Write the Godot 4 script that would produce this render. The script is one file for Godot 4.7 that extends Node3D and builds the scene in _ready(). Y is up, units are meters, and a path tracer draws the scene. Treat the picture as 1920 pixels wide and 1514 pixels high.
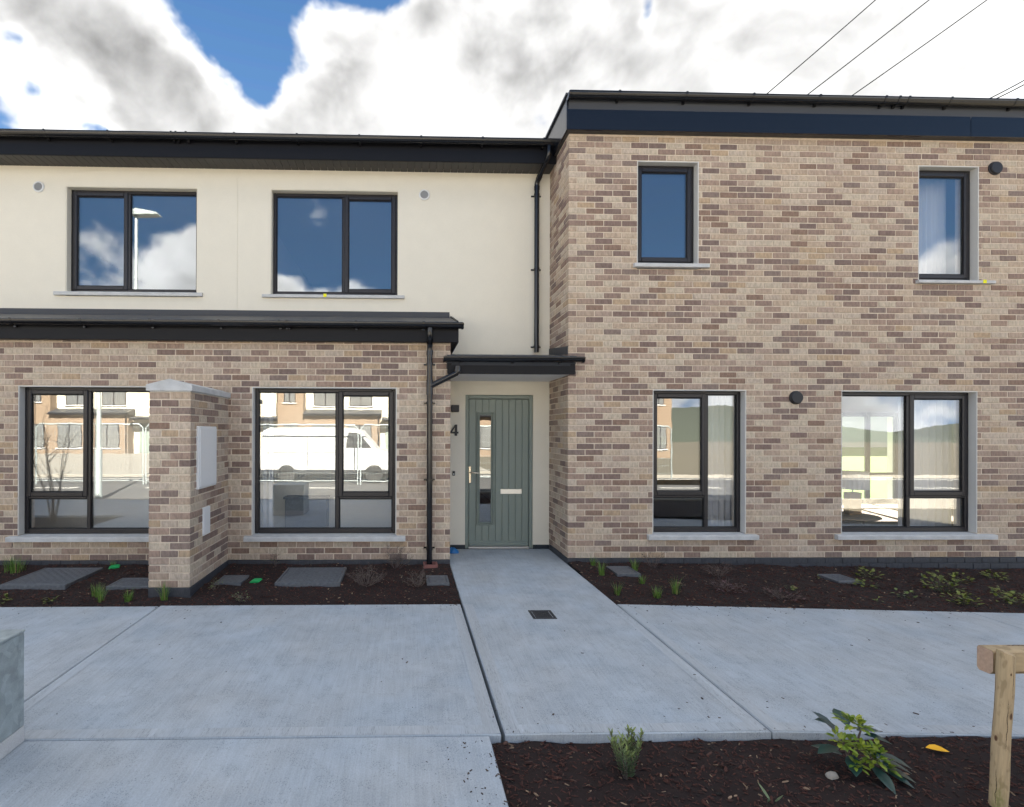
extends Node3D
# World: y up, metres. The brick house front stands on the plane z = 0, the path to the door is y = 0, the street is towards +z.

var rng := RandomNumberGenerator.new()
var M := {}
var used := {}

# ------------------------------------------------------------------ materials
func lin(r, g, b, a = 1.0):
	var c = Color(r, g, b).linear_to_srgb()
	c.a = a
	return c

func mat(called, c, rough = 0.7, metal = 0.0):
	var m := StandardMaterial3D.new()
	m.resource_name = called
	m.albedo_color = c
	m.roughness = rough
	m.metallic = metal
	M[called] = m
	return m

func noise(kind, freq, octaves, sd, gain = 0.5):
	var n := FastNoiseLite.new()
	n.noise_type = kind
	n.frequency = freq
	n.seed = sd
	n.fractal_type = FastNoiseLite.FRACTAL_FBM if octaves > 1 else FastNoiseLite.FRACTAL_NONE
	n.fractal_octaves = octaves
	n.fractal_gain = gain
	return n

# a grey texture from a function of (x, y) in 0..1, seamless where the function is; value is sRGB-coded grey
func grey_image(w, h, f):
	var data := PackedByteArray()
	data.resize(w * h)
	for y in h:
		for x in w:
			data[y * w + x] = int(clampf(f.call(x, y), 0.0, 1.0) * 255.0)
	return Image.create_from_data(w, h, false, Image.FORMAT_L8, data)

func tex(im):
	return ImageTexture.create_from_image(im)

func triplanar(m, scale, world = true):
	m.uv1_triplanar = true
	m.uv1_world_triplanar = world
	m.uv1_scale = scale
	m.uv1_triplanar_sharpness = 6.0

func seamless(n, x, y, w, h):
	# blends the last quarter of a noise picture into its start so that it repeats without an edge
	var v = n.get_noise_2d(x, y)
	var q = 0.25
	var tx = clampf((x - w * (1.0 - q)) / (w * q), 0.0, 1.0)
	var ty = clampf((y - h * (1.0 - q)) / (h * q), 0.0, 1.0)
	if tx > 0.0:
		v = lerpf(v, n.get_noise_2d(x - w, y), tx)
	if ty > 0.0:
		var v2 = n.get_noise_2d(x, y - h)
		if tx > 0.0:
			v2 = lerpf(v2, n.get_noise_2d(x - w, y - h), tx)
		v = lerpf(v, v2, ty)
	return v

func make_materials():
	# brick: drag marks, lime bloom and pits over the tint that each brick carries
	var nb = noise(FastNoiseLite.TYPE_SIMPLEX_SMOOTH, 0.02, 3, 11)
	var ns = noise(FastNoiseLite.TYPE_SIMPLEX_SMOOTH, 0.09, 2, 12)
	var nf = noise(FastNoiseLite.TYPE_SIMPLEX, 0.4, 2, 13)
	var brick_im = grey_image(512, 512, func(x, y):
		var streak = seamless(ns, x * 1.0, y * 0.22, 512, 512)
		return 0.93 + 0.13 * seamless(nb, x * 1.3, y * 0.45, 512, 512) + 0.07 * streak + 0.05 * nf.get_noise_2d(x, y))
	var m = mat("brick", Color.WHITE, 0.92)
	m.vertex_color_use_as_albedo = true
	m.albedo_texture = tex(brick_im)
	triplanar(m, Vector3(1.7, 1.7, 1.7))
	m.heightmap_enabled = true
	m.heightmap_texture = M.brick.albedo_texture
	m.heightmap_scale = 0.25
	m = mat("mortar", lin(0.74, 0.63, 0.505), 0.97)
	var mort_im = grey_image(256, 256, func(x, y): return 0.93 + 0.08 * nf.get_noise_2d(x * 1.3, y * 1.3) + 0.07 * seamless(nb, x, y, 256, 256))
	m.albedo_texture = tex(mort_im)
	triplanar(m, Vector3(2.3, 2.3, 2.3))
	m.heightmap_enabled = true
	m.heightmap_texture = m.albedo_texture
	m.heightmap_scale = 0.3
	m = mat("plinth_brick", lin(0.05, 0.055, 0.068), 0.6)
	m.albedo_texture = M.brick.albedo_texture
	triplanar(m, Vector3(1.7, 1.7, 1.7))
	# cream render: fine float marks
	var nr = noise(FastNoiseLite.TYPE_SIMPLEX_SMOOTH, 0.012, 4, 21)
	var rend_im = grey_image(512, 512, func(x, y): return 0.97 + 0.010 * seamless(nr, x, y, 512, 512) + 0.025 * nf.get_noise_2d(x * 1.6, y * 1.6))
	m = mat("render", lin(0.785, 0.745, 0.64), 0.95)
	m.albedo_texture = tex(rend_im)
	triplanar(m, Vector3(0.55, 0.55, 0.55))
	m.heightmap_enabled = true
	m.heightmap_texture = m.albedo_texture
	m.heightmap_scale = 0.25
	m = mat("reveal", lin(0.64, 0.63, 0.60), 0.9)
	m.albedo_texture = M.render.albedo_texture
	triplanar(m, Vector3(0.9, 0.9, 0.9))
	# brushed concrete: broom strokes run away from the houses (z), blotches from curing
	var n1 = noise(FastNoiseLite.TYPE_SIMPLEX_SMOOTH, 0.006, 4, 31, 0.55)
	var n2 = noise(FastNoiseLite.TYPE_SIMPLEX_SMOOTH, 0.11, 2, 32)
	var n3 = noise(FastNoiseLite.TYPE_SIMPLEX, 0.35, 2, 33)
	var n4 = noise(FastNoiseLite.TYPE_SIMPLEX_SMOOTH, 0.004, 3, 34)
	var broom := PackedByteArray()
	broom.resize(1024 * 1024)
	var conc := PackedByteArray()
	conc.resize(1024 * 1024 * 3)
	for y in 1024:
		for x in 1024:
			var s = n2.get_noise_2d(x * 2.2, y * 0.07) * 0.6 + n2.get_noise_2d(x * 0.8 + 4000, y * 0.04) * 0.4
			var b = seamless(n1, x, y, 1024, 1024)
			var g = n3.get_noise_2d(x, y * 0.5)
			var v = 0.91 + 0.06 * b + 0.05 * s + 0.05 * g + 0.03 * n1.get_noise_2d(x * 4.0 + 900, y * 2.5)
			var warm = seamless(n4, x, y, 1024, 1024) * 0.02
			if g > 0.56 and n1.get_noise_2d(x * 3.0, y * 3.0 + 700) > 0.12:
				v -= 0.22
			var i = (y * 1024 + x)
			conc[i * 3] = int(clampf(v + warm, 0, 1) * 255)
			conc[i * 3 + 1] = int(clampf(v, 0, 1) * 255)
			conc[i * 3 + 2] = int(clampf(v - warm, 0, 1) * 255)
			broom[i] = int(clampf(0.5 + 0.4 * s + 0.12 * g, 0, 1) * 255)
	var conc_t = tex(Image.create_from_data(1024, 1024, false, Image.FORMAT_RGB8, conc))
	var broom_t = tex(Image.create_from_data(1024, 1024, false, Image.FORMAT_L8, broom))
	m = mat("concrete", lin(0.458, 0.512, 0.568), 0.85)
	m.albedo_texture = conc_t
	triplanar(m, Vector3(0.31, 0.31, 0.31))
	m.heightmap_enabled = true
	m.heightmap_texture = broom_t
	m.heightmap_scale = 0.35
	m = mat("concrete_margin", lin(0.473, 0.523, 0.575), 0.75)
	m.albedo_texture = conc_t
	triplanar(m, Vector3(0.5, 0.5, 0.07))
	m = mat("cast_concrete", lin(0.60, 0.61, 0.615), 0.85)
	m.albedo_texture = M.mortar.albedo_texture
	triplanar(m, Vector3(1.1, 1.1, 1.1))
	# soil and bark
	m = mat("soil", lin(0.018, 0.0085, 0.0075), 1.0)
	m.albedo_texture = M.mortar.albedo_texture
	triplanar(m, Vector3(3.0, 3.0, 3.0))
	m.heightmap_enabled = true
	m.heightmap_texture = M.mortar.albedo_texture
	m.heightmap_scale = 1.5
	m = mat("bark", Color.WHITE, 0.9)
	m.vertex_color_use_as_albedo = true
	m = mat("leaf", Color.WHITE, 0.45)
	m.vertex_color_use_as_albedo = true
	m.backlight_enabled = true
	m.backlight = Color(0.35, 0.4, 0.25)
	m = mat("glossy_leaf", Color.WHITE, 0.3)
	m.vertex_color_use_as_albedo = true
	m = mat("twig", lin(0.13, 0.10, 0.088), 0.9)
	# plastics, metals, glass
	mat("gutter", lin(0.009, 0.0095, 0.012), 0.16)
	mat("fascia", lin(0.008, 0.009, 0.013), 0.2)
	m = mat("matt_fascia", lin(0.008, 0.0085, 0.011), 0.4)
	m.metallic_specular = 0.3
	mat("soffit", lin(0.05, 0.047, 0.046), 0.6)
	mat("roof_sheet", lin(0.034, 0.038, 0.047), 0.5)
	mat("frame", lin(0.014, 0.0125, 0.0155), 0.38)
	mat("gasket", lin(0.008, 0.008, 0.008), 0.7)
	mat("white_plastic", lin(0.72, 0.73, 0.74), 0.4)
	mat("grille_grey", lin(0.34, 0.35, 0.36), 0.6)
	mat("black_plastic", lin(0.012, 0.013, 0.017), 0.5)
	mat("black_paint", lin(0.012, 0.02, 0.028), 0.6)
	mat("door_green", lin(0.19, 0.232, 0.21), 0.45)
	mat("silver", lin(0.75, 0.75, 0.73), 0.3, 0.7)
	mat("brass", lin(0.68, 0.62, 0.51), 0.25, 0.9)
	mat("sticker_yellow", lin(0.85, 0.80, 0.0), 0.6)
	mat("tag_green", lin(0.01, 0.36, 0.10), 0.5)
	mat("leaf_yellow", lin(0.80, 0.42, 0.01), 0.6)
	mat("blue_plastic", lin(0.015, 0.16, 0.42), 0.4)
	mat("terracotta", lin(0.24, 0.10, 0.085), 0.8)
	mat("stone", lin(0.30, 0.28, 0.25), 0.9)
	mat("white_soffit", lin(0.78, 0.78, 0.77), 0.7)
	# coated sealed glass units: the coating mirrors part of the light, the rest passes
	var one = Image.create(4, 4, false, Image.FORMAT_RGB8)
	one.fill(Color.WHITE)
	m = mat("glass", lin(0.93, 0.96, 0.98, 0.17), 0.0, 1.0)
	m.transparency = BaseMaterial3D.TRANSPARENCY_ALPHA
	m.albedo_texture = tex(one)
	# toughened panes are not quite flat: their mirror images waver
	var nw = noise(FastNoiseLite.TYPE_SIMPLEX_SMOOTH, 0.016, 2, 61)
	var wave = grey_image(256, 256, func(x, y): return 0.5 + 0.5 * seamless(nw, x, y, 256, 256))
	wave.convert(Image.FORMAT_RGBA8)
	wave.bump_map_to_normal_map(3.0)
	m.normal_enabled = true
	m.normal_texture = tex(wave)
	m.normal_scale = 0.007
	triplanar(m, Vector3(1.1, 0.9, 1.1))
	m = mat("clear_glass", lin(0.9, 0.95, 0.95, 0.06), 0.02)
	m.transparency = BaseMaterial3D.TRANSPARENCY_ALPHA
	# steel
	var nc = noise(FastNoiseLite.TYPE_CELLULAR, 0.06, 1, 41)
	nc.cellular_return_type = FastNoiseLite.RETURN_CELL_VALUE
	var galv_im = grey_image(256, 256, func(x, y): return 0.82 + 0.05 * nc.get_noise_2d(x, y) + 0.10 * seamless(nr, x * 2, y * 2, 512, 512) + 0.05 * nf.get_noise_2d(x, y))
	m = mat("galvanised", lin(0.52, 0.60, 0.62), 0.5, 0.3)
	m.albedo_texture = tex(galv_im)
	triplanar(m, Vector3(1.6, 1.6, 1.6))
	m = mat("cover_steel", lin(0.20, 0.22, 0.25), 0.55, 0.3)
	m.albedo_texture = tex(galv_im)
	triplanar(m, Vector3(3, 3, 3))
	m = mat("iron", lin(0.04, 0.042, 0.048), 0.6, 0.3)
	# timber
	var ng = noise(FastNoiseLite.TYPE_SIMPLEX_SMOOTH, 0.03, 3, 51)
	var knots = []
	rng.seed = 77
	for k in 16:
		knots.append([rng.randf() * 256.0, 30 + rng.randf() * 960.0, 3.5 + rng.randf() * 6.0])
	var cracks = [[60.0, 20.0, 190.0], [78.0, 200.0, 430.0], [150.0, 60.0, 380.0], [20.0, 420.0, 800.0], [200.0, 100.0, 300.0], [112.0, 520.0, 690.0]]
	var wood := PackedByteArray()
	wood.resize(256 * 1024 * 3)
	for y in 1024:
		for x in 256:
			var bend = 0.0
			var kn = 0.0
			for k in knots:
				var dx = absf(x - k[0])
				dx = minf(dx, 256 - dx)
				var d = sqrt(dx * dx + pow((y - k[1]) * 0.6, 2.0)) / k[2]
				if d < 3.0:
					bend += 3.0 - d
					if d < 1.0:
						kn = maxf(kn, 1.0 - d * d * 0.6)
			var g = ng.get_noise_2d(x * 2.4 + bend * 9.0, y * 0.16) * 0.5 + ng.get_noise_2d(x * 7.0, y * 0.5 + 900) * 0.3
			var v = 0.80 + 0.13 * g
			var c = Color(v, v * 0.89, v * 0.72)
			var md = pow((x - 96.0) / 26.0, 2.0) + pow((y - 700.0) / 90.0, 2.0)
			var moss = clampf(0.55 * exp(-md) * (1.0 + 1.2 * ng.get_noise_2d(x * 2.0, y * 1.0)), 0.0, 0.5)
			var stain = clampf(ng.get_noise_2d(x * 0.6 + 300, y * 0.35) * 1.4 - 0.25, 0.0, 0.3)
			c = c.lerp(Color(0.50, 0.42, 0.30), stain)
			for ck in cracks:
				if y > ck[1] and y < ck[2]:
					var cx = ck[0] + 5.0 * ng.get_noise_2d(y * 0.5, ck[0])
					var ww = 1.5 * sin(PI * (y - ck[1]) / (ck[2] - ck[1])) + 0.3
					if absf(x - cx) < ww:
						c = c.lerp(Color(0.22, 0.16, 0.10), 0.85)
			c = c.lerp(Color(0.42, 0.45, 0.2), moss)
			c = c.lerp(Color(0.30, 0.17, 0.10), kn * 0.9)
			var i = (y * 256 + x) * 3
			wood[i] = int(clampf(c.r, 0, 1) * 255)
			wood[i + 1] = int(clampf(c.g, 0, 1) * 255)
			wood[i + 2] = int(clampf(c.b, 0, 1) * 255)
	m = mat("timber", lin(0.72, 0.70, 0.66), 0.8)
	m.albedo_texture = tex(Image.create_from_data(256, 1024, false, Image.FORMAT_RGB8, wood))
	m = mat("timber_end", lin(0.52, 0.36, 0.26), 0.95)
	m.albedo_texture = M.mortar.albedo_texture
	triplanar(m, Vector3(9, 9, 9))
	# inside
	mat("inner_wall", lin(0.55, 0.55, 0.53), 0.9)
	mat("inner_floor", lin(0.10, 0.075, 0.055), 0.6)
	m = mat("curtain", lin(0.70, 0.71, 0.72), 0.9)
	m.backlight_enabled = true
	m.backlight = Color(0.5, 0.5, 0.5)
	mat("oak", lin(0.34, 0.22, 0.12), 0.6)
	mat("table_wood", lin(0.42, 0.35, 0.27), 0.5)
	mat("china", lin(0.75, 0.75, 0.75), 0.25)
	mat("grey_cloth", lin(0.10, 0.11, 0.13), 0.9)
	# street
	m = mat("asphalt", lin(0.085, 0.087, 0.09), 0.9)
	m.albedo_texture = M.mortar.albedo_texture
	triplanar(m, Vector3(1.5, 1.5, 1.5))
	mat("road_paint", lin(0.55, 0.55, 0.53), 0.7)
	m = mat("grass", lin(0.07, 0.17, 0.003), 1.0)
	m.albedo_texture = M.mortar.albedo_texture
	triplanar(m, Vector3(2, 2, 2))
	m = mat("earth", lin(0.11, 0.10, 0.075), 1.0)
	m.albedo_texture = M.mortar.albedo_texture
	triplanar(m, Vector3(0.6, 0.6, 0.6))
	m = mat("far_brick", lin(0.22, 0.165, 0.12), 0.95)
	m.albedo_texture = M.brick.albedo_texture
	triplanar(m, Vector3(0.9, 3.5, 0.9))
	m = mat("gravel", lin(0.28, 0.265, 0.235), 1.0)
	m.albedo_texture = M.mortar.albedo_texture
	triplanar(m, Vector3(0.9, 0.9, 0.9))
	mat("far_render", lin(0.50, 0.475, 0.40), 0.95)
	mat("van_white", lin(0.42, 0.43, 0.44), 0.35)
	mat("tyre", lin(0.02, 0.02, 0.02), 0.9)
	mat("concrete_fence", lin(0.42, 0.43, 0.40), 0.9)
	mat("hill", lin(0.04, 0.05, 0.038), 1.0)
	mat("cable", lin(0.015, 0.015, 0.015), 0.7)

# ------------------------------------------------------------------ mesh helpers
func tool():
	var st := SurfaceTool.new()
	st.begin(Mesh.PRIMITIVE_TRIANGLES)
	st.set_smooth_group(-1)
	return st

# a flat polygon (fan) whose front looks away from the point `inside`
func face(st, pts, inside, uvs = null):
	var n = (pts[1] - pts[0]).cross(pts[2] - pts[0])
	var flip = n.dot(pts[0] - inside) > 0.0      # Godot's fronts run clockwise
	for i in range(1, pts.size() - 1):
		var t = [0, i + 1, i] if flip else [0, i, i + 1]
		for k in t:
			if uvs != null:
				st.set_uv(uvs[k])
			st.add_vertex(pts[k])

func add_box(st, a, b):
	var c = (a + b) * 0.5
	var p = []
	for i in 8:
		p.append(Vector3(b.x if i & 1 else a.x, b.y if i & 2 else a.y, b.z if i & 4 else a.z))
	for f in [[0, 1, 3, 2], [4, 5, 7, 6], [0, 1, 5, 4], [2, 3, 7, 6], [0, 2, 6, 4], [1, 3, 7, 5]]:
		face(st, [p[f[0]], p[f[1]], p[f[2]], p[f[3]]], c)

# a box with chamfered edges
func cbox(st, a, b, c):
	var m = (a + b) * 0.5
	var h = (b - a) * 0.5
	c = minf(c, minf(h.x, minf(h.y, h.z)) * 0.6)
	for ax in 3:
		for s in [-1.0, 1.0]:
			var u = (ax + 1) % 3
			var v = (ax + 2) % 3
			var pts = []
			for q in [[-1, -1], [1, -1], [1, 1], [-1, 1]]:
				var o = Vector3.ZERO
				o[ax] = s * h[ax]
				o[u] = q[0] * (h[u] - c)
				o[v] = q[1] * (h[v] - c)
				pts.append(m + o)
			face(st, pts, m)
	for ax in 3:
		var u = (ax + 1) % 3
		var v = (ax + 2) % 3
		for s in [-1.0, 1.0]:
			for t in [-1.0, 1.0]:
				var pts = []
				for q in [[-1, 0], [1, 0], [1, 1], [-1, 1]]:
					var o = Vector3.ZERO
					o[ax] = q[0] * (h[ax] - c)
					o[u] = s * (h[u] - (c if q[1] else 0.0))
					o[v] = t * (h[v] - (0.0 if q[1] else c))
					pts.append(m + o)
				face(st, pts, m)
	for sx in [-1.0, 1.0]:
		for sy in [-1.0, 1.0]:
			for sz in [-1.0, 1.0]:
				face(st, [m + Vector3(sx * h.x, sy * (h.y - c), sz * (h.z - c)), m + Vector3(sx * (h.x - c), sy * h.y, sz * (h.z - c)), m + Vector3(sx * (h.x - c), sy * (h.y - c), sz * h.z)], m)

# a polygon in the (a, b) plane pushed along the third axis from t0 to t1; axis 0 = x (pts are z,y), 2 = z (pts are x,y)
func prism(st, poly, axis, t0, t1):
	var at = func(p, t): return Vector3(t, p.y, p.x) if axis == 0 else Vector3(p.x, p.y, t)
	var mid = Vector2.ZERO
	for p in poly:
		mid += p
	mid /= poly.size()
	var inside = at.call(mid, (t0 + t1) * 0.5)
	var a = []
	var b = []
	for p in poly:
		a.append(at.call(p, t0))
		b.append(at.call(p, t1))
	face(st, a, inside)
	face(st, b, inside)
	for i in poly.size():
		var j = (i + 1) % poly.size()
		face(st, [a[i], a[j], b[j], b[i]], inside)

# a tube through points; r may be an array
func tube(st, pts, r, sides = 10, caps = true):
	var rings = []
	var n = Vector3.ZERO
	for i in pts.size():
		var d = (pts[mini(i + 1, pts.size() - 1)] - pts[maxi(i - 1, 0)]).normalized()
		if n == Vector3.ZERO:
			n = d.cross(Vector3.UP if absf(d.y) < 0.9 else Vector3.RIGHT).normalized()
		else:
			n = (n - d * n.dot(d)).normalized()
		var b = d.cross(n)
		var rr = r[i] if r is Array else r
		var ring = []
		for k in sides:
			var a = TAU * k / sides
			ring.append(pts[i] + (n * cos(a) + b * sin(a)) * rr)
		rings.append(ring)
	st.set_smooth_group(1)
	for i in pts.size() - 1:
		for k in sides:
			var j = (k + 1) % sides
			face(st, [rings[i][k], rings[i][j], rings[i + 1][j], rings[i + 1][k]], (pts[i] + pts[i + 1]) * 0.5)
	st.set_smooth_group(-1)
	if caps:
		face(st, rings[0], pts[1])
		face(st, rings[-1], pts[-2])

# a lathe about an axis through `at`: profile of (radius, along)
func lathe(st, prof, at, axis = Vector3.UP, sides = 24):
	var n = axis.cross(Vector3.RIGHT if absf(axis.x) < 0.9 else Vector3.UP).normalized()
	var b = axis.cross(n)
	for i in prof.size() - 1:
		for k in sides:
			var q = []
			for e in [[i, k], [i, k + 1], [i + 1, k + 1], [i + 1, k]]:
				var a = TAU * e[1] / sides
				q.append(at + (n * cos(a) + b * sin(a)) * prof[e[0]].x + axis * prof[e[0]].y)
			if prof[i].x < 1e-5:
				q.remove_at(1)
			elif prof[i + 1].x < 1e-5:
				q.remove_at(2)
			var mid = (prof[i] + prof[i + 1]) * 0.5
			face(st, q, at + axis * (mid.y - (prof[i + 1].x - prof[i].x) * 0.2 if absf(prof[i + 1].x - prof[i].x) > absf(prof[i + 1].y - prof[i].y) else mid.y))

func commit(st, m):
	st.generate_normals()
	var me = st.commit()
	me.surface_set_material(0, m)
	return me

func part(called, st, m, parent):
	var o := MeshInstance3D.new()
	o.name = called
	o.mesh = commit(st, m) if st is SurfaceTool else st
	parent.add_child(o, true)
	return o

func numbered(called):
	used[called] = used.get(called, 0) + 1
	return called if used[called] == 1 else "%s_%03d" % [called, used[called] - 1]

func tag(o, label, category, group = ""):
	o.set_meta("label", label)
	o.set_meta("category", category)
	if group:
		o.set_meta("group", group)
	return o

func thing(called, label, category, at = Vector3.ZERO, group = ""):
	var o := Node3D.new()
	o.name = numbered(called)
	o.position = at
	add_child(o)
	return tag(o, label, category, group)

func single(called, st, m, label, category, at = Vector3.ZERO, group = ""):
	var o := MeshInstance3D.new()
	o.name = numbered(called)
	o.mesh = commit(st, m) if st is SurfaceTool else st
	o.position = at
	add_child(o)
	return tag(o, label, category, group)

func structure(called, st, m):
	var o := MeshInstance3D.new()
	o.name = numbered(called)
	o.mesh = commit(st, m) if st is SurfaceTool else st
	add_child(o)
	o.set_meta("kind", "structure")
	return o

func node(called, parent):
	var o := Node3D.new()
	o.name = called
	parent.add_child(o, true)
	return o

# a wall sheet with rectangular openings [x0, y0, x1, y1], as boxes between the openings
func wall_with_openings(st, x0, x1, y0, y1, z0, z1, openings):
	var ys = [y0, y1]
	for o in openings:
		for y in [o[1], o[3]]:
			if y > y0 and y < y1 and not ys.has(y):
				ys.append(y)
	ys.sort()
	for i in ys.size() - 1:
		var ym = (ys[i] + ys[i + 1]) * 0.5
		var cuts = []
		for o in openings:
			if o[1] < ym and o[3] > ym:
				cuts.append([o[0], o[2]])
		cuts.sort_custom(func(p, q): return p[0] < q[0])
		var x = x0
		for c in cuts:
			if c[0] > x and x < x1:
				add_box(st, Vector3(x, ys[i], z0), Vector3(minf(c[0], x1), ys[i + 1], z1))
			x = maxf(x, c[1])
		if x < x1:
			add_box(st, Vector3(x, ys[i], z0), Vector3(x1, ys[i + 1], z1))

# ------------------------------------------------------------------ brickwork
const TINTS = [
	[0.580, 0.483, 0.374, 9], [0.557, 0.446, 0.335, 9], [0.534, 0.432, 0.345, 8], [0.520, 0.400, 0.301, 8], [0.497, 0.368, 0.247, 5], [0.561, 0.465, 0.369, 7],
	[0.466, 0.354, 0.272, 8], [0.436, 0.330, 0.264, 7], [0.393, 0.286, 0.220, 7], [0.364, 0.262, 0.205, 5], [0.310, 0.220, 0.177, 7], [0.250, 0.175, 0.146, 6], [0.270, 0.200, 0.171, 6], [0.285, 0.190, 0.142, 5], [0.225, 0.162, 0.139, 4]]
var brick_meshes := {}

func pick_tint(r):
	var total = 0
	for t in TINTS:
		total += t[3]
	var k = r.randf() * total
	for i in TINTS.size():
		k -= TINTS[i][3]
		if k < 0:
			return i
	return 0

func brick_shape(st, size, tint):
	st.set_color(Color(TINTS[tint][0], TINTS[tint][1], TINTS[tint][2]))
	cbox(st, -size * 0.5, size * 0.5, 0.0035)

func brick_mesh(size, tint):
	var key = "%d %d %d %d" % [roundi(size.x * 500), roundi(size.y * 500), roundi(size.z * 500), tint]
	if not brick_meshes.has(key):
		var st = tool()
		brick_shape(st, size, tint)
		brick_meshes[key] = commit(st, M.brick)
	return brick_meshes[key]

# lays a list of bricks [centre, size]: the `most` nearest to `near` as parts, the rest joined
func lay(list, parent, near, most, sd):
	var r := RandomNumberGenerator.new()
	r.seed = sd
	for b in list:
		var tint = pick_tint(r)
		b.append(tint)
		b[0] += Vector3(r.randf_range(-0.0008, 0.0008), r.randf_range(-0.0012, 0.0012), 0.0) + b[3] * r.randf_range(-0.0025, 0.0025)
		b.append(b[0].distance_squared_to(near))
	list.sort_custom(func(p, q): return p[5] < q[5])
	var rest = tool()
	var any = false
	for i in list.size():
		var b = list[i]
		if i < most:
			var o := MeshInstance3D.new()
			o.name = "brick"
			o.mesh = brick_mesh(b[1], b[4])
			o.position = b[0]
			o.rotation = Vector3(r.randf_range(-0.004, 0.004), r.randf_range(-0.003, 0.003), r.randf_range(-0.004, 0.004))
			parent.add_child(o, true)
		else:
			any = true
			var one = tool()
			rest.set_color(Color(TINTS[b[4]][0], TINTS[b[4]][1], TINTS[b[4]][2]))
			cbox(rest, b[0] - b[1] * 0.5, b[0] + b[1] * 0.5, 0.0035)
	if any:
		part("brickwork", rest, M.brick, parent).set_meta("kind", "stuff")

# stretcher bond on a face towards +z: x from x0 to x1, faces at z; shifts alternate rows by half a brick
func face_bricks(list, x0, x1, y0, courses, z, openings, first_short, depth = 0.1025):
	for r in courses:
		var ya = y0 + r * 0.075 + 0.006
		var yb = ya + 0.063
		var x = x0 - (0.1125 if (r % 2 == 0) == first_short else 0.0)
		while x < x1 - 0.02:
			var parts = [[maxf(x, x0), minf(x + 0.213, x1)]]
			for o in openings:
				var ov = minf(yb, o[3]) - maxf(ya, o[1])
				if ov > 0.02:
					var next = []
					for p in parts:
						if o[0] - p[0] > 0.0:
							next.append([p[0], minf(p[1], o[0])])
						if p[1] - o[2] > 0.0:
							next.append([maxf(p[0], o[2]), p[1]])
						if p[1] <= o[0] or p[0] >= o[2]:
							pass
					var clean = []
					for p in next:
						if p[1] - p[0] > 0.02 and not clean.has(p):
							clean.append(p)
					parts = clean
			for p in parts:
				if p[1] - p[0] > 0.02:
					list.append([Vector3((p[0] + p[1]) * 0.5, (ya + yb) * 0.5, z - depth * 0.5), Vector3(p[1] - p[0], 0.063, depth), r, Vector3(0, 0, 1)])
			x += 0.225

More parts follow.
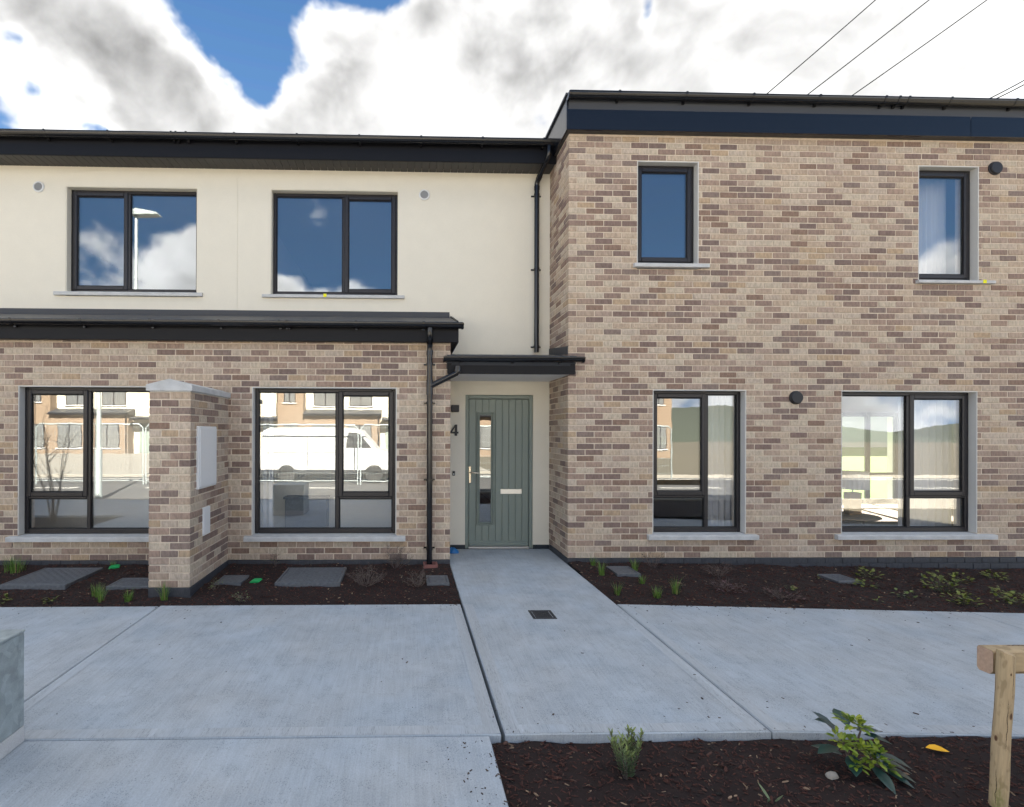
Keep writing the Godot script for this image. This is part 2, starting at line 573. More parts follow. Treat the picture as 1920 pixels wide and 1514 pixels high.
# ------------------------------------------------------------------ windows
# bars: list of lights [x0, y0, x1, y1, opening] given in the window's own metres from its lower left corner
func window(house, x0, y0, w, h, z, lights, sill, wall_z, label = ""):
	var win = node("window", house)
	if label:
		win.set_meta("label", label)
	win.position = Vector3(x0, y0, z)
	var st = tool()
	var d = 0.07
	var b = 0.045
	cbox(st, Vector3(0, 0, -d), Vector3(b, h, 0), 0.006)
	cbox(st, Vector3(w - b, 0, -d), Vector3(w, h, 0), 0.006)
	cbox(st, Vector3(b, h - b, -d), Vector3(w - b, h, -0.001), 0.006)
	cbox(st, Vector3(b, 0, -d), Vector3(w - b, b + 0.012, -0.001), 0.006)
	var bars = []
	for l in lights:
		if l[0] > 0.01:
			var key = [l[0], l[1], l[3]]
			if not bars.has(key):
				bars.append(key)
				cbox(st, Vector3(l[0] - 0.024, maxf(l[1], b + 0.012), -d), Vector3(l[0] + 0.024, minf(l[3], h - b), -0.002), 0.006)
		if l[1] > 0.01:
			cbox(st, Vector3(maxf(l[0] + 0.024, b), l[1] - 0.022, -d), Vector3(minf(l[2] - 0.024, w - b), l[1] + 0.022, -0.003), 0.006)
	part("frame", st, M.frame, win)
	for l in lights:
		var x1 = l[0] + (0.024 if l[0] > 0.01 else b)
		var x2 = l[2] - (0.024 if l[2] < w - 0.01 else b)
		var y1 = l[1] + (0.022 if l[1] > 0.01 else b + 0.012)
		var y2 = l[3] - (0.022 if l[3] < h - 0.01 else b)
		var front = -0.02
		if l[4]:
			# the opening sash stands a little proud of the frame and laps over it
			var s = 0.058
			var e = 0.016
			var st2 = tool()
			var zf = 0.014
			cbox(st2, Vector3(x1 - e, y1 - e, -0.05), Vector3(x1 - e + s, y2 + e, zf), 0.009)
			cbox(st2, Vector3(x2 + e - s, y1 - e, -0.05), Vector3(x2 + e, y2 + e, zf), 0.009)
			cbox(st2, Vector3(x1 - e + s - 0.004, y1 - e, -0.05), Vector3(x2 + e - s + 0.004, y1 - e + s, zf - 0.001), 0.009)
			cbox(st2, Vector3(x1 - e + s - 0.004, y2 + e - s, -0.05), Vector3(x2 + e - s + 0.004, y2 + e, zf - 0.001), 0.009)
			part("sash", st2, M.frame, win)
			x1 += s - e
			x2 -= s - e
			y1 += s - e
			y2 -= s - e
			front = -0.006
		var g = tool()
		for q in [[x1 - 0.002, y1 - 0.002, x1 + 0.008, y2 + 0.002], [x2 - 0.008, y1 - 0.002, x2 + 0.002, y2 + 0.002], [x1 + 0.008, y1 - 0.002, x2 - 0.008, y1 + 0.008], [x1 + 0.008, y2 - 0.008, x2 - 0.008, y2 + 0.002]]:
			add_box(g, Vector3(q[0], q[1], front - 0.03), Vector3(q[2], q[3], front - 0.003))
		part("gasket", g, M.gasket, win)
		var p = tool()
		add_box(p, Vector3(x1 + 0.004, y1 + 0.004, front - 0.026), Vector3(x2 - 0.004, y2 - 0.004, front - 0.008))
		part("pane", p, M.glass, win)
	# precast sill
	if sill:
		var s = tool()
		var t = sill[2]
		var f = wall_z - z + sill[3]
		var poly = [Vector2(-0.03, -0.002), Vector2(f - 0.006, -0.014), Vector2(f, -0.02), Vector2(f, -t), Vector2(f - 0.02, -t - 0.003), Vector2(-0.03, -t)]
		prism(s, poly, 0, -sill[0], w + sill[1])
		part("sill", s, M.cast_concrete, win)
	return win

# smooth lining of the opening between wall face and window, on the chosen sides
func reveal(win, w, h, depth, t, m = M.reveal):
	var st = tool()
	add_box(st, Vector3(-t, 0.0, -0.02), Vector3(0.0, h + t, depth))
	add_box(st, Vector3(w, 0.0, -0.02), Vector3(w + t, h + t, depth))
	add_box(st, Vector3(0.0, h, -0.02), Vector3(w, h + t, depth))
	part("reveal", st, m, win)

# ------------------------------------------------------------------ rainwater goods
func gutter(house, x0, x1, y, z, r, brackets, ends = true):
	# half-round channel along x, its back at z
	var g = node("gutter", house)
	g.position = Vector3(x0, y, z)
	var st = tool()
	st.set_smooth_group(1)
	var n = 12
	var L = x1 - x0
	var outer = []
	var inner = []
	for i in n + 1:
		var a = PI * i / n
		outer.append(Vector2(r - cos(a) * r, -sin(a) * r * 1.05))
		inner.append(Vector2(r - cos(a) * (r - 0.004), -sin(a) * (r * 1.05 - 0.004)))
	for i in n:
		for s in [[outer, 1.0], [inner, -1.0]]:
			var a = s[0][i]
			var b = s[0][i + 1]
			var mid = Vector3(L * 0.5, 0.0, r)
			var ins = mid if s[1] > 0 else mid + (Vector3(L * 0.5, (a.y + b.y) * 0.5, (a.x + b.x) * 0.5) - mid) * 3.0
			face(st, [Vector3(0, a.y, a.x), Vector3(L, a.y, a.x), Vector3(L, b.y, b.x), Vector3(0, b.y, b.x)], ins)
	st.set_smooth_group(-1)
	# rolled front and back lips
	add_box(st, Vector3(0, -0.004, r * 2 - 0.007), Vector3(L, 0.006, r * 2 + 0.003))
	add_box(st, Vector3(0, -0.004, -0.001), Vector3(L, 0.006, 0.005))
	part("channel", st, M.gutter, g)
	for bx in brackets:
		var b = tool()
		for i in n:
			var a0 = PI * i / n
			var a1 = PI * (i + 1) / n
			var R = r + 0.004
			var q = []
			for a in [a0, a1]:
				q.append(Vector2(r - cos(a) * R, -sin(a) * R * 1.05))
			var R2 = r - 0.001
			for a in [a1, a0]:
				q.append(Vector2(r - cos(a) * R2, -sin(a) * R2 * 1.05))
			prism(b, q, 0, bx - x0 - bx_half(bx), bx - x0 + bx_half(bx))
		add_box(b, Vector3(bx - x0 - 0.012, -0.002, r * 2 + 0.002), Vector3(bx - x0 + 0.012, 0.012, r * 2 + 0.009))
		add_box(b, Vector3(bx - x0 - 0.014, -r * 1.15 - 0.012, 0.0), Vector3(bx - x0 + 0.014, -r * 0.8, r * 0.6))
		part("bracket", b, M.gutter, g)
	if ends:
		for ex in [0.0, L]:
			var e = tool()
			var poly = []
			for i in n + 1:
				var a = PI * i / n
				poly.append(Vector2(r - cos(a) * (r + 0.006), -sin(a) * (r + 0.006) * 1.05))
			prism(e, poly, 0, ex - 0.012, ex + 0.012)
			part("end_cap", e, M.gutter, g)
	return g

func bx_half(_b):
	return 0.012

func downpipe(house, pts, r, clips, wall_z):
	var d = node("downpipe", house)
	var st = tool()
	var fine = []
	for i in pts.size():
		if i == 0 or i == pts.size() - 1:
			fine.append(pts[i])
		else:
			var a = (pts[i - 1] - pts[i]).normalized()
			var b = (pts[i + 1] - pts[i]).normalized()
			for t in [0.0, 0.25, 0.5, 0.75, 1.0]:
				var k = 0.05
				fine.append((pts[i] + a * k).lerp(pts[i], t).lerp(pts[i].lerp(pts[i] + b * k, t), t))
	tube(st, fine, r, 16)
	# sockets at the bends
	for i in range(1, pts.size() - 1):
		for o in [pts[i - 1], pts[i + 1]]:
			var dir = (o - pts[i]).normalized()
			if (o - pts[i]).length() > 0.12:
				tube(st, [pts[i] + dir * 0.05, pts[i] + dir * 0.10], r + 0.005, 16)
	part("pipe", st, M.gutter, d)
	for c in clips:
		var b = tool()
		tube(b, [c - Vector3(0, 0.014, 0), c + Vector3(0, 0.014, 0)], r + 0.006, 16)
		add_box(b, Vector3(c.x - r - 0.035, c.y - 0.01, wall_z + 0.001), Vector3(c.x + r + 0.035, c.y + 0.01, wall_z + 0.014))
		add_box(b, Vector3(c.x - 0.015, c.y - 0.01, wall_z + 0.012), Vector3(c.x + 0.015, c.y + 0.01, c.z - r * 0.8))
		part("clip", b, M.gutter, d)
	return d

# ------------------------------------------------------------------ sky
var to_sun = Vector3(sin(deg_to_rad(17.0)) * cos(deg_to_rad(36.0)), sin(deg_to_rad(36.0)), -cos(deg_to_rad(17.0)) * cos(deg_to_rad(36.0)))
var cloud_a
var cloud_b
var cloud_c
# [azimuth, elevation, reach in azimuth, reach in elevation, weight]: clear gaps are negative, banks positive; degrees from the houses' normal, positive to +x
const CLOUD_HINTS = [
	[-18.0, 39.5, 8.5, 5.0, -1.05], [-17.0, 34.3, 5.0, 2.6, -0.75], [-15.2, 31.3, 1.8, 1.8, -0.5], [-35.7, 30.4, 1.5, 1.0, -0.5], [-34.4, 27.6, 1.3, 1.2, -0.5], [-29.6, 28.4, 1.5, 1.2, -0.5], [-29.5, 25.8, 2.5, 1.0, -0.5],
	[-3.5, 39.6, 4.5, 1.6, -0.55], [-33.0, 30.5, 7.5, 7.5, 0.85], [-22.0, 29.5, 4.5, 3.0, 0.5], [-7.0, 33.0, 6.0, 4.5, 0.5], [12.0, 34.0, 14.0, 9.0, 0.5], [40.0, 29.0, 18.0, 12.0, 0.62], [24.5, 36.3, 0.9, 1.6, -0.6]]

func sky_color(d):
	var az = rad_to_deg(atan2(d.x, -d.z))
	var el = rad_to_deg(asin(clampf(d.y, -1.0, 1.0)))
	var p = d * 3.0
	var warp = Vector3(cloud_b.get_noise_3dv(p * 1.3), cloud_b.get_noise_3dv(p * 1.3 + Vector3(50, 0, 0)), cloud_b.get_noise_3dv(p * 1.3 + Vector3(0, 50, 0))) * 0.10
	var q = Vector3(p.x, p.y * 1.25, p.z) + warp
	var n = cloud_a.get_noise_3dv(q)
	var bias = 0.16
	for h in CLOUD_HINTS:
		var a = wrapf(az - h[0], -180.0, 180.0) / h[2]
		var e = (el - h[1]) / h[3]
		var s = a * a + e * e
		if s < 9.0:
			bias += h[4] * exp(-s)
	# towards the street a bank of cloud lies low, with clear sky above it and broken cover overhead
	var front = smoothstep(95.0, 130.0, absf(az))
	var rim = 12.5 + 6.0 * exp(-pow((az + 157.0) / 13.0, 2.0)) + 5.0 * cloud_c.get_noise_3dv(p)
	bias += front * lerpf(0.14, -0.85, smoothstep(rim - 2.0, rim + 3.0, el) * (1.0 - smoothstep(36.0, 46.0, el)))
	bias += 0.06 * smoothstep(46.0, 56.0, el)
	var fine = cloud_a.get_noise_3dv(q * 5.0 + Vector3(3, 7, 1))
	var v = n * 1.15 + bias + 0.10 * fine
	var dens = pow(smoothstep(-0.04, 0.30, v), 0.8)
	var thick = smoothstep(0.12, 0.75, v)
	var up = clampf(d.y, 0.0, 1.0)
	var blue = Color(0.054, 0.096, 0.156).lerp(Color(0.001, 0.0085, 0.0275), pow(up, 0.35))
	var fold = cloud_c.get_noise_3dv(q * 1.9)
	var soft = cloud_b.get_noise_3dv(q * 0.7 + Vector3(9, 9, 9))
	# clouds lit from the front are brighter than those with the sun behind them
	var lit = 1.14 - 0.55 * d.dot(to_sun)
	var lum = (0.160 + 0.055 * fold + 0.038 * fine - 0.080 * thick * smoothstep(-0.35, 0.3, soft) + 0.02 * n) * lit
	var white = Color(lum, lum * 0.995, lum * 0.985)
	return blue.lerp(white, dens)

func make_sky():
	cloud_a = noise(FastNoiseLite.TYPE_SIMPLEX_SMOOTH, 0.75, 7, 5, 0.58)
	cloud_b = noise(FastNoiseLite.TYPE_SIMPLEX_SMOOTH, 0.9, 4, 8)
	cloud_c = noise(FastNoiseLite.TYPE_SIMPLEX_SMOOTH, 1.1, 4, 9)
	var W = 4096
	var H = 2048
	var small = Image.create(1024, 512, false, Image.FORMAT_RGB8)
	for y in 512:
		var th = PI * (y + 0.5) / 512.0
		for x in 1024:
			var c
			if y < 262:
				var ph = TAU * (x + 0.5) / 1024.0
				c = sky_color(Vector3(sin(ph) * sin(th), cos(th), -cos(ph) * sin(th)))
			else:
				c = Color(0.16, 0.15, 0.14)
			small.set_pixel(x, y, c.linear_to_srgb())
	small.resize(W, H, Image.INTERPOLATE_CUBIC)
	# the part of the sky over the houses once more in full detail
	for side in [[0, 560], [W - 560, W]]:
		for y in range(560, 780):
			var th = PI * (y + 0.5) / H
			for x in range(side[0], side[1]):
				var ph = TAU * (x + 0.5) / W
				small.set_pixel(x, y, sky_color(Vector3(sin(ph) * sin(th), cos(th), -cos(ph) * sin(th))).linear_to_srgb())
	var s := PanoramaSkyMaterial.new()
	s.panorama = tex(small)
	return s

# ------------------------------------------------------------------ the right-hand house: all brick
const WX = 2.0          # its left corner
const DOOR_Z = -0.86    # the rendered wall with the door stands back by this much
const BAY_Z = 0.05      # front of the single-storey brick bay of the rendered house

func rebase(t, p):
	t.position += p
	for c in t.get_children():
		c.position -= p

func plinth_bricks(parent, x0, x1, z, top, courses):
	var k = 0
	for r in courses:
		var x = x0 - (0.1125 if r % 2 == 0 else 0.0)
		while x < x1 - 0.03:
			var a = maxf(x, x0)
			var b = minf(x + 0.215, x1)
			if b - a > 0.03:
				var key = "plinth %d" % roundi((b - a) * 500)
				if not brick_meshes.has(key):
					var st = tool()
					cbox(st, -Vector3((b - a) * 0.5, 0.0325, 0.05), Vector3((b - a) * 0.5, 0.0325, 0.05), 0.004)
					brick_meshes[key] = commit(st, M.plinth_brick)
				var o := MeshInstance3D.new()
				o.name = "plinth_brick"
				o.mesh = brick_meshes[key]
				o.position = Vector3((a + b) * 0.5, top - 0.0375 - r * 0.075 + rng.randf_range(-0.001, 0.001), z - 0.05 + rng.randf_range(-0.001, 0.0015))
				parent.add_child(o, true)
				k += 1
			x += 0.225

func brick_house():
	var h = thing("brick_house", "two-storey buff and brown brick house with flat dark roof edge beside the green door", "house")
	var openings = [[2.861, 3.67, 3.643, 5.02], [6.453, 3.52, 7.243, 5.02], [3.066, 0.295, 4.253, 2.17], [5.465, 0.295, 7.228, 2.17]]
	var wall = node("brick_wall", h)
	var st = tool()
	wall_with_openings(st, WX + 0.006, 12.6, 0.072, 5.34, -0.30, -0.006, openings)
	add_box(st, Vector3(WX + 0.006, 0.072, -2.0), Vector3(WX + 0.25, 5.34, -0.3005))
	part("mortar", st, M.mortar, wall)
	var list = []
	# front: alternate courses begin with a whole brick or with the header end of a brick of the return
	for half in 2:
		var sub = []
		face_bricks(sub, WX, 8.35, 0.07, 70, 0.0, openings, true)
		if half == 0:
			list = sub
	var keep = []
	for b in list:
		if b[2] % 2 == 0 and b[0].x - b[1].x * 0.5 < WX + 0.05:
			continue                      # its place is taken by the end of the return brick
		keep.append(b)
	list = keep
	for r in 70:
		var y = 0.07 + r * 0.075 + 0.0375
		var z = 0.0 if r % 2 == 0 else -0.1125
		while z > -0.84:
			var z2 = maxf(z - 0.215, -0.858)
			list.append([Vector3(WX + 0.05125, y, (z + z2) * 0.5), Vector3(0.1025, 0.063, z - z2), r, Vector3(-1, 0, 0)])
			z -= 0.225
	lay(list, wall, Vector3(3.2, 1.6, 0.0), 300, 101)
	var pl = node("plinth", h)
	st = tool()
	add_box(st, Vector3(WX + 0.005, -0.30, -0.30), Vector3(12.6, 0.066, -0.006))
	add_box(st, Vector3(WX + 0.002, -0.30, -0.858), Vector3(WX + 0.25, 0.069, -0.101))
	part("footing", st, M.plinth_brick, pl)
	plinth_bricks(pl, WX - 0.001, 8.3, 0.002, 0.071, 3)
	# windows
	var S = [0.083, 0.137, 0.07, 0.06]
	var H = 2.158 - 0.375
	var w = window(h, 3.078, 0.375, 1.163, H, -0.1, [[0, 0.454, 0.725, H, true], [0, 0, 0.725, 0.454, false], [0.725, 0, 1.163, H, false]], S, 0.0, "narrow ground-floor window with a curtain behind its tall right pane")
	reveal(w, 1.163, H, 0.094, 0.012)
	w = window(h, 5.477, 0.375, 1.739, H, -0.1, [[0, 0, 0.95, H, false], [0.95, 0.454, 1.739, H, true], [0.95, 0, 1.739, 0.454, false]], [0.10, 0.208, 0.07, 0.06], 0.0, "wide ground-floor window with a lawn showing through the room")
	reveal(w, 1.739, H, 0.094, 0.012)
	w = window(h, 2.873, 3.745, 0.758, 1.263, -0.1, [[0, 0, 0.758, 1.263, true]], [0.062, 0.122, 0.06, 0.05], 0.0, "small upper window mirroring plain blue sky")
	reveal(w, 0.758, 1.263, 0.094, 0.012)
	w = window(h, 6.465, 3.575, 0.766, 1.433, -0.1, [[0, 0, 0.766, 1.433, true]], [0.05, 0.173, 0.05, 0.05], 0.0, "small upper window with a white curtain inside")
	reveal(w, 0.766, 1.433, 0.094, 0.012)
	# roof, fascia, soffit
	st = tool()
	cbox(st, Vector3(1.945, 5.335, 0.075), Vector3(7.02, 5.735, 0.10), 0.004)
	cbox(st, Vector3(7.024, 5.335, 0.075), Vector3(12.7, 5.735, 0.10), 0.004)
	part("fascia", st, M.fascia, h)
	st = tool()
	cbox(st, Vector3(1.945, 5.335, -5.9), Vector3(1.965, 5.735, 0.0745), 0.004)
	part("side_fascia", st, M.fascia, h)
	st = tool()
	add_box(st, Vector3(1.967, 5.3405, -5.9), Vector3(12.7, 5.36, 0.074))
	part("soffit", st, M.soffit, h)
	st = tool()
	prism(st, [Vector2(0.125, 5.736), Vector2(0.125, 5.75), Vector2(-6.0, 5.95), Vector2(-6.0, 5.40), Vector2(0.07, 5.40)], 0, 1.967, 12.7)
	add_box(st, Vector3(1.925, 5.7365, -5.95), Vector3(1.9665, 5.765, 0.13))
	part("roof", st, M.roof_sheet, h)
	var br = []
	for i in 13:
		br.append(2.55 + i * 0.82)
	br.append(6.0)
	br.append(6.12)
	gutter(h, 1.95, 12.7, 5.733, 0.101, 0.062, br)
	# wall vents
	for p in [[Vector3(4.876, 2.076, 0.0), "black round wall vent between the two ground-floor windows"], [Vector3(7.436, 4.991, 0.0), "black round wall vent beside the curtained upper window"]]:
		st = tool()
		lathe(st, [Vector2(0.085, 0.0), Vector2(0.085, 0.012), Vector2(0.076, 0.016), Vector2(0.075, 0.032), Vector2(0.068, 0.039), Vector2(0.0, 0.040)], p[0], Vector3(0, 0, 1), 32)
		part("wall_vent", st, M.black_plastic, h).set_meta("label", p[1])
	# inside: floors, party walls, back wall with a glazed door to the garden
	st = tool()
	wall_with_openings(st, 2.25, 12.6, -0.1, 5.34, -5.9, -5.6, [[9.3, 0.0, 11.5, 2.12]])
	part("back_wall", st, M.inner_wall, h)
	st = tool()
	add_box(st, Vector3(12.3, -0.1, -5.599), Vector3(12.6, 5.338, -0.301))
	add_box(st, Vector3(WX + 0.251, -0.1, -5.599), Vector3(2.4, 5.338, -0.301))
	add_box(st, Vector3(4.75, 0.002, -5.599), Vector3(4.85, 2.549, -0.301))
	part("party_wall", st, M.inner_wall, h)
	st = tool()
	add_box(st, Vector3(2.2, -0.15, -5.598), Vector3(12.5, 0.0, -0.302))
	add_box(st, Vector3(2.2, 2.55, -5.598), Vector3(12.5, 2.75, -0.302))
	part("floor", st, M.inner_floor, h)
	st = tool()
	add_box(st, Vector3(2.2, 5.2, -5.598), Vector3(12.5, 5.339, -0.302))
	part("ceiling", st, M.inner_wall, h)
	var gd = node("garden_door", h)
	gd.position = Vector3(9.3, 0.0, -5.66)
	st = tool()
	for x in [0.0, 0.70, 1.42, 2.1]:
		cbox(st, Vector3(x, 0, 0), Vector3(x + 0.1, 2.12, 0.07), 0.008)
	for y in [0.0, 0.62, 2.02]:
		for x in [[0.1, 0.70], [0.80, 1.42], [1.52, 2.1]]:
			cbox(st, Vector3(x[0], y, 0.002), Vector3(x[1], y + 0.1, 0.068), 0.008)
	part("frame", st, M.frame, gd)
	for x in [[0.1, 0.70], [0.80, 1.42], [1.52, 2.1]]:
		for y in [[0.1, 0.62], [0.72, 2.02]]:
			st = tool()
			add_box(st, Vector3(x[0] - 0.005, y[0] - 0.005, 0.03), Vector3(x[1] + 0.005, y[1] + 0.005, 0.04))
			part("pane", st, M.clear_glass, gd)
	st = tool()
	tube(st, [Vector3(0.75, 1.05, 0.07), Vector3(0.75, 1.05, 0.12), Vector3(0.64, 1.05, 0.12)], 0.011, 8)
	part("handle", st, M.silver, gd)
	rebase(h, Vector3(WX, 0, 0))
	return h

# ------------------------------------------------------------------ the rendered house with the green door
func rendered_house():
	var h = thing("rendered_house", "cream rendered house with a low brick bay and a sage green front door", "house")
	var LX = -6.6
	var up = [[-4.676, 3.475, -2.89, 4.985], [-1.89, 3.475, -0.12, 4.985], [0.822, -0.2, 1.772, 2.152]]
	var st = tool()
	wall_with_openings(st, LX, -2.343, -0.2, 5.30, -1.16, DOOR_Z, up)
	wall_with_openings(st, -2.339, WX + 0.002, -0.2, 5.30, -1.16, DOOR_Z, up)
	add_box(st, Vector3(-2.3435, 2.9, -1.15), Vector3(-2.3385, 5.3, DOOR_Z - 0.004))
	part("rendered_wall", st, M.render, h)
	# brick bay
	var openings = [[-4.657, 0.295, -2.902, 2.17], [-1.874, 0.295, -0.119, 2.17]]
	var wall = node("brick_bay", h)
	st = tool()
	wall_with_openings(st, LX, 0.5335, 0.072, 2.80, BAY_Z - 0.30, BAY_Z - 0.006, openings)
	add_box(st, Vector3(0.30, 0.072, DOOR_Z + 0.001), Vector3(0.5335, 2.80, BAY_Z - 0.301))
	part("mortar", st, M.mortar, wall)
	var list = []
	face_bricks(list, -5.6, 0.538, 0.07, 36, BAY_Z, openings, false)
	# end of the bay, seen from the path only at a slant
	for r in 36:
		var z = BAY_Z - 0.1125
		while z > -0.84:
			var z2 = maxf(z - 0.215, -0.858)
			list.append([Vector3(0.538 - 0.05125, 0.07 + r * 0.075 + 0.0375, (z + z2) * 0.5), Vector3(0.1025, 0.063, z - z2), r, Vector3(1, 0, 0)])
			z -= 0.225
	lay(list, wall, Vector3(-0.6, 1.5, 0.05), 300, 102)
	var pl = node("plinth", h)
	st = tool()
	add_box(st, Vector3(LX, -0.30, BAY_Z - 0.3), Vector3(0.534, 0.066, BAY_Z - 0.006))
	part("footing", st, M.plinth_brick, pl)
	plinth_bricks(pl, -5.6, 0.539, BAY_Z + 0.002, 0.071, 2)
	# windows of the bay
	var H = 2.158 - 0.375
	var w = window(h, -1.862, 0.375, 1.731, H, BAY_Z - 0.1, [[0, 0, 1.012, H, false], [1.012, 0.445, 1.731, H, true], [1.012, 0, 1.731, 0.445, false]], [0.089, 0.123, 0.07, 0.06], BAY_Z, "wide ground-floor window between the meter pier and the downpipe")
	reveal(w, 1.731, H, 0.094, 0.012)
	w = window(h, -4.645, 0.375, 1.731, H, BAY_Z - 0.1, [[0, 0.445, 0.77, H, true], [0, 0, 0.77, 0.445, false], [0.77, 0, 1.731, H, false]], [0.11, 0.10, 0.07, 0.06], BAY_Z, "wide ground-floor window partly hidden behind the meter pier")
	reveal(w, 1.731, H, 0.094, 0.012)
	# windows of the upper floor
	w = window(h, -4.664, 3.545, 1.762, 1.428, DOOR_Z - 0.1, [[0, 0, 0.79, 1.428, true], [0.79, 0, 1.762, 1.428, false]], [0.149, 0.09, 0.062, 0.04], DOOR_Z, "upper window mirroring a street lamp")
	reveal(w, 1.762, 1.428, 0.094, 0.012, M.render)
	w = window(h, -1.878, 3.535, 1.746, 1.438, DOOR_Z - 0.1, [[0, 0, 0.99, 1.438, false], [0.99, 0, 1.746, 1.438, true]], [0.117, 0.096, 0.055, 0.04], DOOR_Z, "upper window with a yellow sticker on its sill")
	reveal(w, 1.746, 1.438, 0.094, 0.012, M.render)
	# main eaves
	var so = node("soffit", h)
	var x = LX
	while x < 1.99:
		st = tool()
		var x2 = minf(x + 0.098, 1.995)
		cbox(st, Vector3(x + 0.001, 5.25, DOOR_Z - 0.05), Vector3(x2, 5.262, -0.566), 0.004)
		part("soffit_board", st, M.soffit, so)
		x += 0.1
	st = tool()
	cbox(st, Vector3(LX, 5.238, -0.565), Vector3(WX - 0.002, 5.49, -0.54), 0.004)
	part("fascia", st, M.matt_fascia, h)
	st = tool()
	prism(st, [Vector2(-0.50, 5.492), Vector2(-0.50, 5.51), Vector2(-4.6, 6.75), Vector2(-8.9, 5.5), Vector2(-8.9, 5.32), Vector2(-1.0, 5.32), Vector2(-0.56, 5.4915)], 0, LX, WX - 0.001)
	part("roof", st, M.roof_sheet, h)
	var br = []
	for i in 11:
		br.append(-6.3 + i * 0.81)
	br.append(-3.0)
	br.append(-2.87)
	gutter(h, LX, 1.96, 5.50, -0.539, 0.062, br)
	downpipe(h, [Vector3(1.885, 5.44, -0.477), Vector3(1.885, 5.32, -0.477), Vector3(1.80, 5.10, -0.80), Vector3(1.802, 2.74, -0.80)], 0.034, [Vector3(1.80, 4.93, -0.80), Vector3(1.801, 3.90, -0.80), Vector3(1.802, 2.82, -0.80)], DOOR_Z)
	# lean-to roof over the bay
	var X2 = 0.625
	st = tool()
	prism(st, [Vector2(0.185, 2.935), Vector2(0.185, 2.95), Vector2(DOOR_Z + 0.002, 3.225), Vector2(DOOR_Z + 0.002, 2.80), Vector2(0.10, 2.80)], 0, LX, X2 - 0.022)
	add_box(st, Vector3(LX, 3.20, DOOR_Z + 0.001), Vector3(X2 - 0.03, 3.30, DOOR_Z + 0.006))
	part("bay_roof", st, M.roof_sheet, h)
	st = tool()
	cbox(st, Vector3(LX, 2.712, 0.125), Vector3(X2, 2.93, 0.15), 0.004)
	prism(st, [Vector2(0.1245, 2.712), Vector2(0.1245, 2.975), Vector2(DOOR_Z + 0.001, 3.245), Vector2(DOOR_Z + 0.001, 2.712)], 0, X2 - 0.02, X2)
	part("bay_fascia", st, M.matt_fascia, h)
	st = tool()
	add_box(st, Vector3(LX, 2.715, BAY_Z - 0.002), Vector3(X2 - 0.021, 2.728, 0.1245))
	add_box(st, Vector3(0.54, 2.715, DOOR_Z + 0.001), Vector3(X2 - 0.021, 2.728, BAY_Z - 0.0025))
	part("bay_soffit", st, M.soffit, h)
	br = []
	for i in 9:
		br.append(-6.2 + i * 0.80)
	br.append(-1.5)
	br.append(-1.42)
	gutter(h, LX, 0.665, 2.925, 0.151, 0.058, br)
	var dp = downpipe(h, [Vector3(0.275, 2.87, 0.21), Vector3(0.275, 2.78, 0.21), Vector3(0.278, 2.66, 0.125), Vector3(0.283, -0.05, 0.125)], 0.034, [Vector3(0.278, 2.45, 0.125), Vector3(0.28, 1.98, 0.125), Vector3(0.281, 1.05, 0.125), Vector3(0.282, 0.22, 0.125)], BAY_Z)
	st = tool()
	tube(st, [Vector3(0.609, 2.42, 0.20), Vector3(0.609, 2.355, 0.20), Vector3(0.595, 2.335, 0.195), Vector3(0.30, 2.19, 0.13)], 0.034, 16)
	tube(st, [Vector3(0.609, 2.40, 0.20), Vector3(0.609, 2.35, 0.20)], 0.04, 16)
	tube(st, [Vector3(0.279, 2.26, 0.125), Vector3(0.279, 2.08, 0.125)], 0.04, 16)
	part("branch", st, M.gutter, dp)
	# canopy over the door
	var cn = node("canopy", h)
	st = tool()
	prism(st, [Vector2(0.15, 2.545), Vector2(0.15, 2.56), Vector2(DOOR_Z + 0.002, 2.715), Vector2(DOOR_Z + 0.002, 2.36), Vector2(0.06, 2.36)], 0, 0.545, WX - 0.003)
	prism(st, [Vector2(0.15, 2.545), Vector2(0.15, 2.56), Vector2(0.052, 2.576), Vector2(0.052, 2.40), Vector2(0.06, 2.40)], 0, 0.49, 0.5445)
	prism(st, [Vector2(0.15, 2.545), Vector2(0.15, 2.56), Vector2(0.004, 2.582), Vector2(0.004, 2.40), Vector2(0.06, 2.40)], 0, WX - 0.0025, 2.06)
	# upturned flashing against the brick
	prism(st, [Vector2(0.0, 2.60), Vector2(0.0, 2.70), Vector2(DOOR_Z, 2.80), Vector2(DOOR_Z, 2.70)], 0, WX - 0.008, WX - 0.001)
	part("canopy_roof", st, M.roof_sheet, cn)
	st = tool()
	cbox(st, Vector3(0.495, 2.338, 0.075), Vector3(2.06, 2.545, 0.10), 0.004)
	part("fascia", st, M.matt_fascia, cn)
	st = tool()
	add_box(st, Vector3(0.545, 2.34, DOOR_Z + 0.001), Vector3(WX - 0.004, 2.355, 0.0745))
	part("ceiling", st, M.white_soffit, cn)
	gutter(cn, 0.452, 2.135, 2.535, 0.101, 0.055, [0.66, 1.28, 1.86])
	# front door
	var dr = node("front_door", h)
	dr.position = Vector3(0.824, 0.0, DOOR_Z - 0.02)
	var W = 0.946
	st = tool()
	cbox(st, Vector3(0, 0, -0.07), Vector3(0.048, 2.15, 0.0), 0.006)
	cbox(st, Vector3(W - 0.048, 0, -0.07), Vector3(W, 2.15, 0.0), 0.006)
	cbox(st, Vector3(0.048, 2.098, -0.07), Vector3(W - 0.048, 2.15, -0.001), 0.006)
	part("door_frame", st, M.door_green, dr)
	st = tool()
	cbox(st, Vector3(0.048, 0.0, -0.07), Vector3(W - 0.048, 0.028, 0.012), 0.005)
	part("threshold", st, M.silver, dr)
	var x0 = 0.052
	var x1 = W - 0.052
	st = tool()
	add_box(st, Vector3(x0, 0.034, -0.062), Vector3(0.185, 2.094, -0.030))
